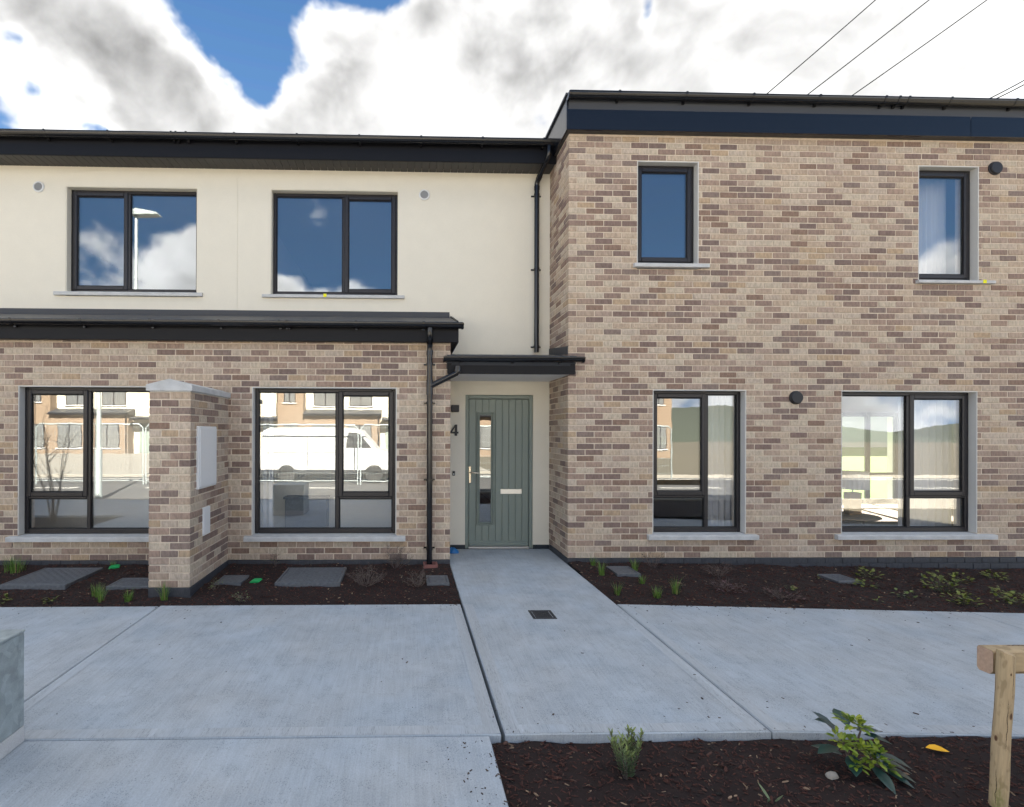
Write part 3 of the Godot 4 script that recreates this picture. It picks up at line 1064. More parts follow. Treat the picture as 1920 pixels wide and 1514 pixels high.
	add_box(st, Vector3(0.385, 0.034, -0.062), Vector3(x1, 2.094, -0.030))
	add_box(st, Vector3(0.1855, 0.034, -0.062), Vector3(0.3845, 0.355, -0.030))
	add_box(st, Vector3(0.1855, 1.88, -0.062), Vector3(0.3845, 2.094, -0.030))
	part("leaf_core", st, M.door_green, dr)
	var px = x0
	var pw = (x1 - x0) / 9.0
	for k in 9:
		for yy in [[0.036, 2.092]] if (px + pw < 0.165 or px > 0.404) else [[0.036, 0.335], [1.90, 2.092]]:
			st = tool()
			cbox(st, Vector3(px + 0.0008, yy[0], -0.0305), Vector3(px + pw - 0.0008, yy[1], -0.012), 0.005)
			part("plank", st, M.door_green, dr)
		px += pw
	# planks beside the glazing are cut to it
	st = tool()
	for q in [[0.165, 0.325, 0.185, 1.91], [0.385, 0.325, 0.405, 1.91], [0.1855, 0.325, 0.3845, 0.345], [0.1855, 1.89, 0.3845, 1.91]]:
		cbox(st, Vector3(q[0], q[1], -0.031), Vector3(q[2], q[3], 0.002), 0.006)
	for q in [[0.186, 0.346, 0.206, 1.889], [0.364, 0.346, 0.384, 1.889], [0.2065, 0.346, 0.3635, 0.366], [0.2065, 1.869, 0.3635, 1.889]]:
		cbox(st, Vector3(q[0], q[1], -0.04), Vector3(q[2], q[3], -0.008), 0.006)
	part("glazing_bead", st, M.door_green, dr)
	st = tool()
	add_box(st, Vector3(0.204, 0.364, -0.04), Vector3(0.366, 1.871, -0.024))
	part("pane", st, M.glass, dr)
	st = tool()
	prism(st, [Vector2(-0.012, 0.04), Vector2(-0.012, 0.10), Vector2(0.012, 0.075), Vector2(0.012, 0.04)], 0, x0 + 0.01, x1 - 0.01)
	part("weather_bar", st, M.door_green, dr)
	var hd = node("handle", dr)
	st = tool()
	cbox(st, Vector3(0.05, 0.915, -0.012), Vector3(0.082, 1.15, 0.0), 0.005)
	lathe(st, [Vector2(0.008, 0.0), Vector2(0.008, 0.004), Vector2(0.0, 0.004)], Vector3(0.066, 0.97, 0.0), Vector3(0, 0, 1), 12)
	tube(st, [Vector3(0.066, 1.065, 0.0), Vector3(0.066, 1.065, 0.045), Vector3(0.072, 1.065, 0.05), Vector3(0.185, 1.062, 0.05)], 0.010, 10)
	hd.add_child(named("lever_plate", commit(st, M.brass)), true)
	st = tool()
	cbox(st, Vector3(0.497, 0.765, -0.012), Vector3(0.797, 0.832, -0.004), 0.003)
	cbox(st, Vector3(0.512, 0.777, -0.005), Vector3(0.782, 0.820, 0.0), 0.003)
	part("letter_plate", st, M.silver, dr)
	# door surround details
	st = tool()
	cbox(st, Vector3(0.54, -0.02, DOOR_Z), Vector3(0.8235, 0.058, DOOR_Z + 0.012), 0.003)
	cbox(st, Vector3(1.771, -0.02, DOOR_Z), Vector3(WX - 0.001, 0.058, DOOR_Z + 0.012), 0.003)
	part("skirting", st, M.black_paint, h)
	st = tool()
	cbox(st, Vector3(0.62, 1.909, DOOR_Z), Vector3(0.728, 2.005, DOOR_Z + 0.07), 0.006)
	part("porch_light", st, M.black_plastic, h)
	var f := SystemFont.new()
	f.font_names = PackedStringArray(["Droid Sans"])
	f.font_weight = 700
	var tm := TextMesh.new()
	tm.text = "4"
	tm.font = f
	tm.font_size = 64
	tm.depth = 0.018
	tm.pixel_size = 0.156 / 46.0
	tm.material = M.black_plastic
	var four := MeshInstance3D.new()
	four.name = "house_number"
	four.mesh = tm
	four.position = Vector3(0.665, 1.652, DOOR_Z + 0.009)
	h.add_child(four, true)
	st = tool()
	cbox(st, Vector3(0.642, 1.022, DOOR_Z), Vector3(0.678, 1.086, DOOR_Z + 0.018), 0.006)
	var bell = part("doorbell", st, M.black_plastic, h)
	st = tool()
	lathe(st, [Vector2(0.010, 0.0), Vector2(0.009, 0.004), Vector2(0.0, 0.005)], Vector3(0.66, 1.045, DOOR_Z + 0.018), Vector3(0, 0, 1), 14)
	bell.add_child(named("button", commit(st, M.white_plastic)), true)
	for p in [[Vector3(-5.038, 4.961, DOOR_Z), "white round wall vent beside the window that mirrors the lamp"], [Vector3(0.237, 4.93, DOOR_Z), "white round wall vent beside the window with the stickered sill"]]:
		st = tool()
		lathe(st, [Vector2(0.075, 0.0), Vector2(0.075, 0.012), Vector2(0.066, 0.02), Vector2(0.056, 0.02), Vector2(0.055, 0.01)], p[0], Vector3(0, 0, 1), 32)
		var v = part("wall_vent", st, M.white_plastic, h)
		v.set_meta("label", p[1])
		st = tool()
		lathe(st, [Vector2(0.056, 0.006), Vector2(0.0, 0.006)], p[0], Vector3(0, 0, 1), 24)
		for k in 9:
			var xx = -0.048 + k * 0.012
			var hh = sqrt(maxf(0.056 * 0.056 - xx * xx, 0.0))
			add_box(st, p[0] + Vector3(xx - 0.003, -hh, 0.006), p[0] + Vector3(xx + 0.003, hh, 0.014))
		v.add_child(named("grille", commit(st, M.grille_grey)), true)
	# inside
	st = tool()
	add_box(st, Vector3(LX, -0.1, -8.9), Vector3(2.25, 5.33, -8.6))
	part("back_wall", st, M.inner_wall, h)
	st = tool()
	add_box(st, Vector3(LX, -0.1, -8.599), Vector3(LX + 0.25, 5.318, -1.161))
	add_box(st, Vector3(LX, -0.1, -1.159), Vector3(LX + 0.25, 2.79, BAY_Z - 0.301))
	add_box(st, Vector3(WX + 0.002, -0.1, -8.599), Vector3(2.249, 5.339, -2.001))
	add_box(st, Vector3(-2.45, 0.001, -8.599), Vector3(-2.33, 2.6, -0.86))
	add_box(st, Vector3(-2.45, 2.801, -8.599), Vector3(-2.346, 5.2, -1.161))
	part("party_wall", st, M.inner_wall, h)
	st = tool()
	add_box(st, Vector3(LX + 0.1, -0.15, -8.598), Vector3(WX, -0.002, -1.162))
	add_box(st, Vector3(LX + 0.1, -0.15, -1.158), Vector3(0.4, -0.003, BAY_Z - 0.302))
	add_box(st, Vector3(LX + 0.1, 2.6, -8.598), Vector3(WX, 2.8, -1.162))
	part("floor", st, M.inner_floor, h)
	st = tool()
	add_box(st, Vector3(LX + 0.1, 5.2, -8.598), Vector3(WX, 5.315, -1.162))
	part("ceiling", st, M.inner_wall, h)
	rebase(h, Vector3(-1.0, 0, DOOR_Z))
	return h

func named(called, me):
	var o := MeshInstance3D.new()
	o.name = called
	o.mesh = me
	return o

# ------------------------------------------------------------------ meter pier
func meter_pier():
	var t = thing("meter_pier", "brick pier with concrete cap and white meter box projecting from the bay", "pier")
	var x0 = -2.56
	var x1 = -2.15
	var zf = 1.19
	var st = tool()
	add_box(st, Vector3(x0 + 0.006, 0.072, BAY_Z + 0.001), Vector3(x1 - 0.006, 2.022, zf - 0.006))
	part("mortar", st, M.mortar, t)
	var list = []
	for r in 26:
		var y = 0.07 + r * 0.075 + 0.0375
		var fr = []      # front bricks as [x from, x to, depth]
		if r % 2 == 0:
			fr = [[x0, x0 + 0.113, 0.215], [x0 + 0.123, x1 - 0.123, 0.1025], [x1 - 0.113, x1, 0.215]]
		else:
			fr = [[x0, x0 + 0.2, 0.1025], [x0 + 0.21, x1, 0.1025]]
		for f in fr:
			list.append([Vector3((f[0] + f[1]) * 0.5, y, zf - f[2] * 0.5), Vector3(f[1] - f[0], 0.063, f[2]), r, Vector3(0, 0, 1)])
		for side in [[x0 + 0.05125, Vector3(-1, 0, 0)], [x1 - 0.05125, Vector3(1, 0, 0)]]:
			var z = zf - (0.225 if r % 2 == 0 else 0.1125)
			while z > BAY_Z + 0.03:
				var z2 = maxf(z - 0.215, BAY_Z + 0.002)
				list.append([Vector3(side[0], y, (z + z2) * 0.5), Vector3(0.1025, 0.063, z - z2), r, side[1]])
				z -= 0.225
	# the far flank is hidden by the pier itself: it is joined, the rest are single bricks
	lay(list, t, Vector3(-1.0, 1.2, 1.6), 300, 103)
	st = tool()
	cbox(st, Vector3(x0 - 0.002, -0.2, BAY_Z + 0.004), Vector3(x1 + 0.002, 0.069, zf + 0.002), 0.004)
	part("plinth", st, M.plinth_brick, t)
	st = tool()
	var a = x0 - 0.022
	var b = x1 + 0.022
	var m = (a + b) * 0.5
	prism(st, [Vector2(a, 2.032), Vector2(a, 2.088), Vector2(a + 0.006, 2.093), Vector2(m, 2.150), Vector2(b - 0.006, 2.093), Vector2(b, 2.088), Vector2(b, 2.032)], 2, BAY_Z + 0.002, zf + 0.022)
	add_box(st, Vector3(x0 + 0.004, 2.0225, BAY_Z + 0.003), Vector3(x1 - 0.004, 2.0315, zf - 0.004))
	part("cap", st, M.cast_concrete, t)
	var mb = node("meter_box", t)
	mb.position = Vector3(x1, 1.03, 0.525)
	st = tool()
	cbox(st, Vector3(-0.05, 0, 0), Vector3(0.022, 0.652, 0.515), 0.006)
	mb.add_child(named("case", commit(st, M.white_plastic)), true)
	st = tool()
	cbox(st, Vector3(0.0225, 0.022, 0.022), Vector3(0.032, 0.630, 0.493), 0.004)
	mb.add_child(named("lid", commit(st, M.white_plastic)), true)
	st = tool()
	cbox(st, Vector3(x1 - 0.03, 0.525, 0.692), Vector3(x1 + 0.018, 0.82, 0.876), 0.006)
	part("cover_box", st, M.white_plastic, t)
	rebase(t, Vector3((x0 + x1) * 0.5, 0, 0.6))

# ------------------------------------------------------------------ ground
func fall(x):
	return -0.027 * maxf(x - 2.0, 0.0)      # the ground falls gently past the path, to the right

func slab(parent, x0, x1, z0, z1, margins):
	var st = tool()
	var c = 0.006
	var inside = Vector3((x0 + x1) * 0.5, -0.06, (z0 + z1) * 0.5)
	var top = func(x, z, d): return Vector3(x, fall(x) + d, z)
	var T = [top.call(x0 + c, z0 + c, 0.0), top.call(x1 - c, z0 + c, 0.0), top.call(x1 - c, z1 - c, 0.0), top.call(x0 + c, z1 - c, 0.0)]
	var E = [top.call(x0, z0, -c), top.call(x1, z0, -c), top.call(x1, z1, -c), top.call(x0, z1, -c)]
	var B = [top.call(x0, z0, -0.15), top.call(x1, z0, -0.15), top.call(x1, z1, -0.15), top.call(x0, z1, -0.15)]
	face(st, T, inside)
	for i in 4:
		var j = (i + 1) % 4
		face(st, [T[i], T[j], E[j], E[i]], inside)
		face(st, [E[i], E[j], B[j], B[i]], inside)
	var o = part("slab", st, M.concrete, parent)
	# trowelled margins
	for q in margins:
		var s = tool()
		var d = 0.0015
		face(s, [top.call(q[0], q[2], d), top.call(q[1], q[2], d), top.call(q[1], q[3], d), top.call(q[0], q[3], d)], Vector3(q[0], -9, q[2]))
		o.add_child(named("trowelled_margin", commit(s, M.concrete_margin)), true)

func soil_height(x, z):
	var n = cloud_c.get_noise_2d(x * 1.7 + 30.0, z * 1.7) * 0.022 + cloud_a.get_noise_2d(x * 9.0, z * 9.0) * 0.012
	if z > 3.0:
		return -0.045 + n + 0.02 * sin(clampf((z - 3.7) / 1.9, 0.0, 1.0) * PI)
	if x > 1.5:
		return 0.03 - 0.02 * (x - 2.0) - 0.062 * clampf(z / 1.53, 0.0, 1.0) + n
	return 0.022 - 0.058 * clampf(z / 1.5, 0.0, 1.0) + n

func soil_bed(called, x0, x1, z0, z1, step):
	var st = tool()
	st.set_smooth_group(1)
	var nx = int(ceil((x1 - x0) / step))
	var nz = int(ceil((z1 - z0) / step))
	var p = func(i, j):
		var x = x0 + (x1 - x0) * i / nx
		var z = z0 + (z1 - z0) * j / nz
		return Vector3(x, soil_height(x, z), z)
	for i in nx:
		for j in nz:
			var q = [p.call(i, j), p.call(i + 1, j), p.call(i + 1, j + 1), p.call(i, j + 1)]
			face(st, [q[0], q[1], q[2]], q[0] - Vector3(0, 5, 0))
			face(st, [q[0], q[2], q[3]], q[0] - Vector3(0, 5, 0))
	st.index()
	return structure(called, st, M.soil)

func blocked(x, z, covers):
	for c in covers:
		if x > c[0] - 0.01 and x < c[1] + 0.01 and z > c[2] - 0.01 and z < c[3] + 0.01:
			return true
	return false

func chips(called, x0, x1, z0, z1, count, size, covers, label):
	var st = tool()
	var r := RandomNumberGenerator.new()
	r.seed = hash(called)
	# a splinter of bark
	var c = Vector3.ZERO
	var p = []
	for k in 6:
		var a = TAU * k / 6.0
		p.append(Vector3(cos(a) * 0.5 * (0.8 + 0.3 * r.randf()), 0.0, sin(a) * 0.22 * (0.7 + 0.5 * r.randf())))
	var top = []
	var bot = []
	for q in p:
		top.append(q * 0.85 + Vector3(0, 0.09, 0))
		bot.append(q + Vector3(0, -0.09, 0))
	face(st, top, c)
	face(st, bot, c)
	for k in 6:
		face(st, [top[k], top[(k + 1) % 6], bot[(k + 1) % 6], bot[k]], c)
	var mm := MultiMesh.new()
	mm.transform_format = MultiMesh.TRANSFORM_3D
	mm.use_colors = true
	mm.mesh = commit(st, M.bark)
	mm.instance_count = count
	for i in count:
		var x = r.randf_range(x0, x1)
		var z = r.randf_range(z0, z1)
		while blocked(x, z, covers):
			x = r.randf_range(x0, x1)
			z = r.randf_range(z0, z1)
		var s = size * pow(r.randf_range(0.35, 1.0), 1.4)
		if r.randf() < 0.03:
			s *= 1.8
		var b = Basis.from_euler(Vector3(r.randf_range(-0.5, 0.5), r.randf() * TAU, r.randf_range(-0.5, 0.5)))
		b = b.scaled(Vector3(1, 1, 1)) * Basis.from_scale(Vector3(s * 1.15, s * r.randf_range(0.4, 1.0), s * r.randf_range(0.45, 1.2)))
		mm.set_instance_transform(i, Transform3D(b, Vector3(x, soil_height(x, z) + r.randf_range(-0.002, 0.008), z)))
		var t = r.randf()
		var col = Color(0.028, 0.010, 0.008).lerp(Color(0.075, 0.026, 0.018), r.randf())
		if t < 0.10:
			col = Color(0.012, 0.009, 0.008)
		elif t > 0.965:
			col = Color(0.22, 0.15, 0.10) * r.randf_range(0.6, 1.4)
		elif t > 0.93:
			col = Color(0.085, 0.042, 0.032)
		mm.set_instance_color(i, col)
	var o := MultiMeshInstance3D.new()
	o.name = called
	o.multimesh = mm
	add_child(o)
	tag(o, label, "mulch")
	o.set_meta("kind", "stuff")

func crumbs():
	# bits of bark and soil that have strayed onto the slabs next to the beds
	var r := RandomNumberGenerator.new()
	r.seed = 19
	var st = tool()
	cbox(st, Vector3(-0.5, 0, -0.35), Vector3(0.5, 0.4, 0.35), 0.15)
	var mm := MultiMesh.new()
	mm.transform_format = MultiMesh.TRANSFORM_3D
	mm.use_colors = true
	mm.mesh = commit(st, M.bark)
	mm.instance_count = 420
	for i in 420:
		var x
		var z
		var k = r.randf()
		if k < 0.3:
			x = r.randf_range(-4.0, 0.5)
			z = 1.53 + 0.5 * pow(r.randf(), 3.0)
		elif k < 0.6:
			x = r.randf_range(2.05, 5.4)
			z = 1.55 + 0.5 * pow(r.randf(), 3.0)
		elif k < 0.75:
			x = r.randf_range(0.5, 3.5)
			z = 3.68 - 0.4 * pow(r.randf(), 3.0)
		elif k < 0.87:
			x = 0.45 - 0.35 * pow(r.randf(), 3.0)
			z = r.randf_range(3.75, 4.4)
		else:
			x = r.randf_range(-2.2, 5.0)
			z = r.randf_range(1.6, 3.6)
		var s = r.randf_range(0.003, 0.010) * (1.8 if r.randf() < 0.06 else 1.0)
		mm.set_instance_transform(i, Transform3D(Basis.from_euler(Vector3(0, r.randf() * TAU, 0)) * Basis.from_scale(Vector3(s * r.randf_range(0.8, 2.2), s * 0.8, s)), Vector3(x, fall(x) + 0.0005, z)))
		mm.set_instance_color(i, Color(0.035, 0.022, 0.018).lerp(Color(0.10, 0.075, 0.06), r.randf()))
	var o := MultiMeshInstance3D.new()
	o.name = "soil_crumbs"
	o.multimesh = mm
	add_child(o)
	tag(o, "crumbs of bark and soil scattered on the concrete slabs", "debris")
	o.set_meta("kind", "stuff")

func cover(called, label, x0, x1, z0, z1, m, tread, group = ""):
	var y = maxf(soil_height((x0 + x1) * 0.5, z0), soil_height((x0 + x1) * 0.5, z1)) + 0.014
	var t = thing(called, label, "cover", Vector3((x0 + x1) * 0.5, y, (z0 + z1) * 0.5), group)
	var w = (x1 - x0) * 0.5
	var d = (z1 - z0) * 0.5
	var st = tool()
	for q in [[-w, -d, -w + 0.025, d], [w - 0.025, -d, w, d], [-w + 0.0255, -d, w - 0.0255, -d + 0.025], [-w + 0.0255, d - 0.025, w - 0.0255, d]]:
		cbox(st, Vector3(q[0], -0.08, q[1]), Vector3(q[2], 0.0, q[3]), 0.003)
	part("frame", st, m, t)
	st = tool()
	cbox(st, Vector3(-w + 0.029, -0.06, -d + 0.029), Vector3(w - 0.029, -0.003, d - 0.029), 0.003)
	part("plate", st, m, t)
	if tread > 0:
		st = tool()
		var nx = int((w * 2 - 0.08) / tread)
		var nz = int((d * 2 - 0.08) / tread)
		for i in nx:
			for j in nz:
				var c = Vector3(-w + 0.05 + (i + 0.5) * tread, -0.0025, -d + 0.05 + (j + 0.5) * tread)
				var along = (i + j) % 2 == 0
				var e = Vector3(tread * 0.42, 0.0025, tread * 0.10) if along else Vector3(tread * 0.10, 0.0025, tread * 0.42)
				add_box(st, c - e, c + e)
		part("tread", st, m, t)
	return t

# ------------------------------------------------------------------ plants
func leaf(st, base, dir, up, L, W, col, droop, fold = 0.15):
	dir = dir.normalized()
	var side = dir.cross(up).normalized()
	var nrm = side.cross(dir).normalized()
	st.set_color(col)
	var prev = []
	for k in 5:
		var t = k / 4.0
		var w = W * 0.5 * [0.12, 0.8, 1.0, 0.7, 0.02][k]
		var c = base + dir * L * t - Vector3(0, 1, 0) * droop * L * t * t
		var row = [c - side * w + nrm * fold * w, c, c + side * w + nrm * fold * w]
		if k > 0:
			for q in 2:
				for v in [prev[q], row[q], row[q + 1], prev[q], row[q + 1], prev[q + 1]]:
					st.add_vertex(v)
		prev = row

func grass_mesh(sd, n, h, spread):
	var r := RandomNumberGenerator.new()
	r.seed = sd
	var st = tool()
	for i in n:
		var a = r.randf() * TAU
		var rad = sqrt(r.randf()) * spread * 0.45
		var b = Vector3(cos(a) * rad, -0.01, sin(a) * rad)
		var out = Vector3(cos(a + r.randf_range(-0.5, 0.5)), 0, sin(a + r.randf_range(-0.5, 0.5)))
		var H = h * r.randf_range(0.55, 1.0)
		var lean = r.randf_range(0.05, 0.55)
		var w = r.randf_range(0.0025, 0.005)
		var side = out.cross(Vector3.UP).normalized() * w
		var g = r.randf()
		st.set_color(Color(0.07, 0.15, 0.025).lerp(Color(0.16, 0.27, 0.05), g) if r.randf() > 0.08 else Color(0.32, 0.27, 0.12))
		var pv = []
		for k in 5:
			var t = k / 4.0
			var c = b + Vector3.UP * H * t * (1.0 - 0.25 * lean * t) + out * H * lean * t * t
			var row = [c - side * (1.0 - t * 0.95), c + side * (1.0 - t * 0.95)]
			if k > 0:
				for v in [pv[0], row[0], row[1], pv[0], row[1], pv[1]]:
					st.add_vertex(v)
			pv = row
	return commit(st, M.leaf)

func leafy_mesh(sd, n, reach, h, L, W, c0, c1, m):
	# a low plant: leaves on short stems that spread from the base
	var r := RandomNumberGenerator.new()
	r.seed = sd
	var st = tool()
	for i in n:
		var a = r.randf() * TAU
		var rad = reach * pow(r.randf(), 0.6)
		var y = h * r.randf_range(0.15, 1.0) * (1.0 - 0.5 * rad / reach)
		var b = Vector3(cos(a) * rad, y, sin(a) * rad)
		var dir = Vector3(cos(a + r.randf_range(-1.2, 1.2)), r.randf_range(0.0, 0.9), sin(a + r.randf_range(-1.2, 1.2)))
		leaf(st, b, dir, Vector3(r.randf_range(-0.3, 0.3), 1, r.randf_range(-0.3, 0.3)), L * r.randf_range(0.6, 1.1), W * r.randf_range(0.7, 1.1), c0.lerp(c1, r.randf()), r.randf_range(0.0, 0.4))
		# its stalk
		var s0 = Vector3(b.x * 0.3, -0.01, b.z * 0.3)
		st.set_color(c0 * 0.7)
		var sd2 = (b - s0).cross(Vector3(0.3, 0.2, 0.9)).normalized() * 0.0016
		for v in [s0 - sd2, b, s0 + sd2]:
			st.add_vertex(v)
	return commit(st, m)

func twig_mesh(sd, stems, h, reach, thick, leaves, lc):
	var r := RandomNumberGenerator.new()
	r.seed = sd
	var st = tool()
	var tips = []
	for i in stems:
		var a = r.randf() * TAU
		var out = Vector3(cos(a), 0, sin(a)) * reach * pow(r.randf(), 0.5)
		var H = h * r.randf_range(0.35, 1.0) * (1.0 - 0.35 * out.length() / reach)
		var pts = []
		for k in 5:
			var t = k / 4.0
			pts.append(Vector3(0, -0.02, 0) + out * (0.12 + 0.88 * pow(t, 0.8)) + Vector3(0, (H + 0.02) * pow(t, 0.9), 0) + Vector3(r.randf_range(-1, 1), r.randf_range(-0.5, 0.5), r.randf_range(-1, 1)) * 0.018 * t)
		tube(st, pts, [thick, thick * 0.85, thick * 0.65, thick * 0.5, thick * 0.3], 5, false)
		for k in 6:
			var j = r.randi_range(1, 3)
			var s = pts[j].lerp(pts[j + 1], r.randf())
			var dir = (out.normalized() * 0.5 + Vector3(r.randf_range(-1, 1), r.randf_range(0.1, 1.1), r.randf_range(-1, 1))).normalized()
			var e = s + dir * h * r.randf_range(0.12, 0.38)
			var m = (s + e) * 0.5 + Vector3(r.randf_range(-1, 1), r.randf_range(-0.3, 1), r.randf_range(-1, 1)) * 0.01
			tube(st, [s, m, e], [thick * 0.5, thick * 0.42, thick * 0.25], 4, false)
			tips.append(e)
			tips.append(m)
			var e2 = m + (dir + Vector3(r.randf_range(-1, 1), r.randf_range(-0.2, 0.8), r.randf_range(-1, 1))).normalized() * h * r.randf_range(0.06, 0.16)
			tube(st, [m, e2], [thick * 0.35, thick * 0.2], 4, false)
			tips.append(e2)
	var lm = tool()
	for i in mini(leaves, tips.size() * 3):
		var t = tips[r.randi_range(0, tips.size() - 1)]
		leaf(lm, t, Vector3(r.randf_range(-1, 1), r.randf_range(-0.5, 0.8), r.randf_range(-1, 1)), Vector3.UP, r.randf_range(0.012, 0.03), r.randf_range(0.006, 0.013), lc.lerp(lc * 1.8, r.randf()), 0.2)
	return [commit(st, M.twig), commit(lm, M.leaf) if leaves > 0 else null]

func on_soil(x, z):
	return Vector3(x, soil_height(x, z), z)

func plants():
	# grass tufts
	var g1 = grass_mesh(1, 60, 0.16, 0.09)
	var g2 = grass_mesh(2, 44, 0.22, 0.08)
	var g3 = grass_mesh(3, 90, 0.20, 0.22)
	var i = 0
	var tuft_labels = ["taller grass tuft between the two ribbed covers left of the pier", "shorter grass tuft in front of the one between the ribbed covers", "grass tuft in front of the ribbed cover against the pier's left flank", "grass tuft at the foot of the pier's front face", "small grass tuft at the plinth behind the large ribbed cover", "grass tuft touching the path side of the small plain cover", "small grass tuft at the plinth where path and brick corner meet", "grass tuft at the path edge in front of the small plain cover", "small grass tuft at the near corner of the plain cover beside the path", "thin grass tuft at the far corner of the plain cover beside the path", "grass tuft by the slab edge, left of a taller one", "tallest grass tuft of the bed beside the path", "small grass tuft at the plinth against the pier's left flank"]
	for p in [[-3.09, 1.15, 1.0], [-2.97, 1.29, 0.85], [-2.70, 1.29, 0.9], [-2.37, 1.26, 1.0], [-3.487, 0.12, 0.6], [2.232, 0.527, 0.95], [2.27, 0.14, 0.8], [2.16, 1.16, 0.8], [2.585, 0.785, 0.75], [2.70, 0.34, 0.9], [2.537, 1.233, 0.9], [2.78, 1.13, 1.0], [-2.71, 0.45, 0.6]]:
		var o = single("grass_tuft", g1 if i % 2 == 0 else g2, null, tuft_labels[i], "grass tuft", on_soil(p[0], p[1]), "grass tufts in the beds along the houses")
		o.rotation.y = i * 1.7
		o.scale = Vector3.ONE * p[2]
		i += 1
	var big = single("grass_clump", g3, null, "spreading strappy green clump in front of the window behind the pier", "plant", on_soil(-4.5, 0.30))
	big.scale = Vector3.ONE * 1.1
	# small leafy plants in the left bed
	var lime0 = Color(0.055, 0.085, 0.016)
	var lime1 = Color(0.19, 0.22, 0.035)
	var grn0 = Color(0.06, 0.11, 0.03)
	var grn1 = Color(0.14, 0.2, 0.06)
	single("leafy_plant", leafy_mesh(11, 12, 0.05, 0.07, 0.06, 0.026, lime0, lime1, M.leaf), null, "bright green seedling with pointed leaves beside the ribbed cover", "plant", on_soil(-3.45, 1.28))
	single("leafy_plant", leafy_mesh(12, 16, 0.07, 0.08, 0.06, 0.03, lime0, lime1, M.leaf), null, "bright green broad-leaved seedling in front of the strappy clump", "plant", on_soil(-3.93, 1.27))
	for p in [[-1.98, 0.99, 21], [-1.60, 1.30, 22]]:
		var tw = twig_mesh(p[2], 7, 0.14, 0.08, 0.002, 46, Color(0.10, 0.13, 0.05))
		var t = thing("sparse_shrub", "sparse young shrub with a few grey-green leaves near the pier", "shrub", on_soil(p[0], p[1]), "sparse shrubs by the pier")
		part("stem", tw[0], null, t)
		part("foliage", tw[1], null, t)
	var tw5 = twig_mesh(25, 4, 0.30, 0.05, 0.0025, 30, Color(0.07, 0.09, 0.03))
	var t5 = thing("young_shrub", "thin upright shrub with few leaves under the wide bay window", "shrub", on_soil(-1.55, 0.16))
	part("stem", tw5[0], null, t5)
	part("foliage", tw5[1], null, t5)
	# bare bushes
	for p in [[-0.42, 0.85, 31, 24, 0.24, 0.24, "bare brown twiggy bush beside the large ribbed cover", 90], [0.13, 0.90, 32, 18, 0.19, 0.17, "bare brown twiggy bush leaning over the small cover by the path", 50], [-0.12, 0.24, 33, 16, 0.32, 0.18, "dark twiggy bush against the wall below the bay window", 60]]:
		var tw = twig_mesh(p[2], p[3], p[4], p[5], 0.003, p[7], Color(0.09, 0.075, 0.05))
		var t = thing("bare_bush", p[6], "bush", on_soil(p[0], p[1]))
		part("stem", tw[0], null, t)
		part("foliage", tw[1], null, t)
	# purple-leaved low shrubs of the right bed
	for p in [[3.39, 1.0, 41, "low purple-leaved shrub in front of the narrow window", 60], [3.86, 1.2, 42, "low purple-leaved shrub beside a pale green sprout", 46]]:
		var t = thing("purple_shrub", p[3], "shrub", on_soil(p[0], p[1]))
		var tw = twig_mesh(p[2], 14, 0.14, 0.20, 0.0025, 0, Color.BLACK)
		part("stem", tw[0], null, t)
		part("foliage", leafy_mesh(p[2] + 5, p[4], 0.19, 0.09, 0.045, 0.02, Color(0.045, 0.018, 0.024), Color(0.12, 0.06, 0.065), M.leaf), null, t)
	var twr = twig_mesh(45, 12, 0.26, 0.16, 0.0026, 36, Color(0.06, 0.035, 0.03))
	var tr = thing("bare_bush", "bare twiggy bush under the narrow ground-floor window", "bush", on_soil(3.6, 0.5))
	part("stem", twr[0], null, tr)
	part("foliage", twr[1], null, tr)
	var tw6 = twig_mesh(46, 8, 0.30, 0.14, 0.0022, 26, Color(0.03, 0.02, 0.02))
	var t6 = thing("bare_bush", "thin dark bush against the plinth left of the narrow window", "bush", on_soil(2.98, 0.2))
	part("stem", tw6[0], null, t6)
	part("foliage", tw6[1], null, t6)
	single("sprout", leafy_mesh(47, 10, 0.04, 0.06, 0.05, 0.018, grn1, lime1, M.leaf), null, "pale green sprout among the purple leaves", "plant", on_soil(4.12, 0.95))
	# lime-green plants farther right
	var k = 0
	for p in [[5.42, 0.43, 0.12, 0.10, 36, "rounded lime-green plant behind the small diamond cover"], [5.08, 0.80, 0.09, 0.06, 26, "small fresh green plant at the corner of the diamond cover"], [5.18, 1.15, 0.10, 0.07, 14, "small rosette of broad green leaves near the bed edge"],
		[5.82, 0.92, 0.20, 0.17, 80, "large lime-green leafy plant sprawling in the right bed"], [5.66, 1.28, 0.13, 0.09, 50, "lime-green plant at the slab edge below the large sprawling one"], [6.38, 0.56, 0.12, 0.08, 30, "lime-green plant under the wide window's right corner"], [6.95, 0.45, 0.12, 0.08, 30, "lime-green plant against the plinth past the wide window"], [6.42, 1.0, 0.11, 0.07, 26, "lime-green plant with spreading shoots in mid bed"], [6.17, 1.30, 0.13, 0.09, 40, "lime-green plant at the slab edge near the bed's far end"]]:
		single("lime_plant", leafy_mesh(60 + k, p[4], p[2], p[3] * 1.5, 0.06, 0.032, lime0 if k != 2 else grn0, lime1 if k != 2 else grn1, M.leaf), null, p[5], "plant", on_soil(p[0], p[1]))
		k += 1
	for p in [[4.72, 0.55, 71, "tiny green sprout left of the diamond cover"], [4.78, 1.28, 72, "tiny yellowish sprout at the slab edge"]]:
		single("sprout", leafy_mesh(p[2], 7, 0.03, 0.05, 0.035, 0.014, grn1, lime1, M.leaf), null, p[3], "plant", on_soil(p[0], p[1]))
	# front bed: young upright shrub
	var r := RandomNumberGenerator.new()
	r.seed = 81
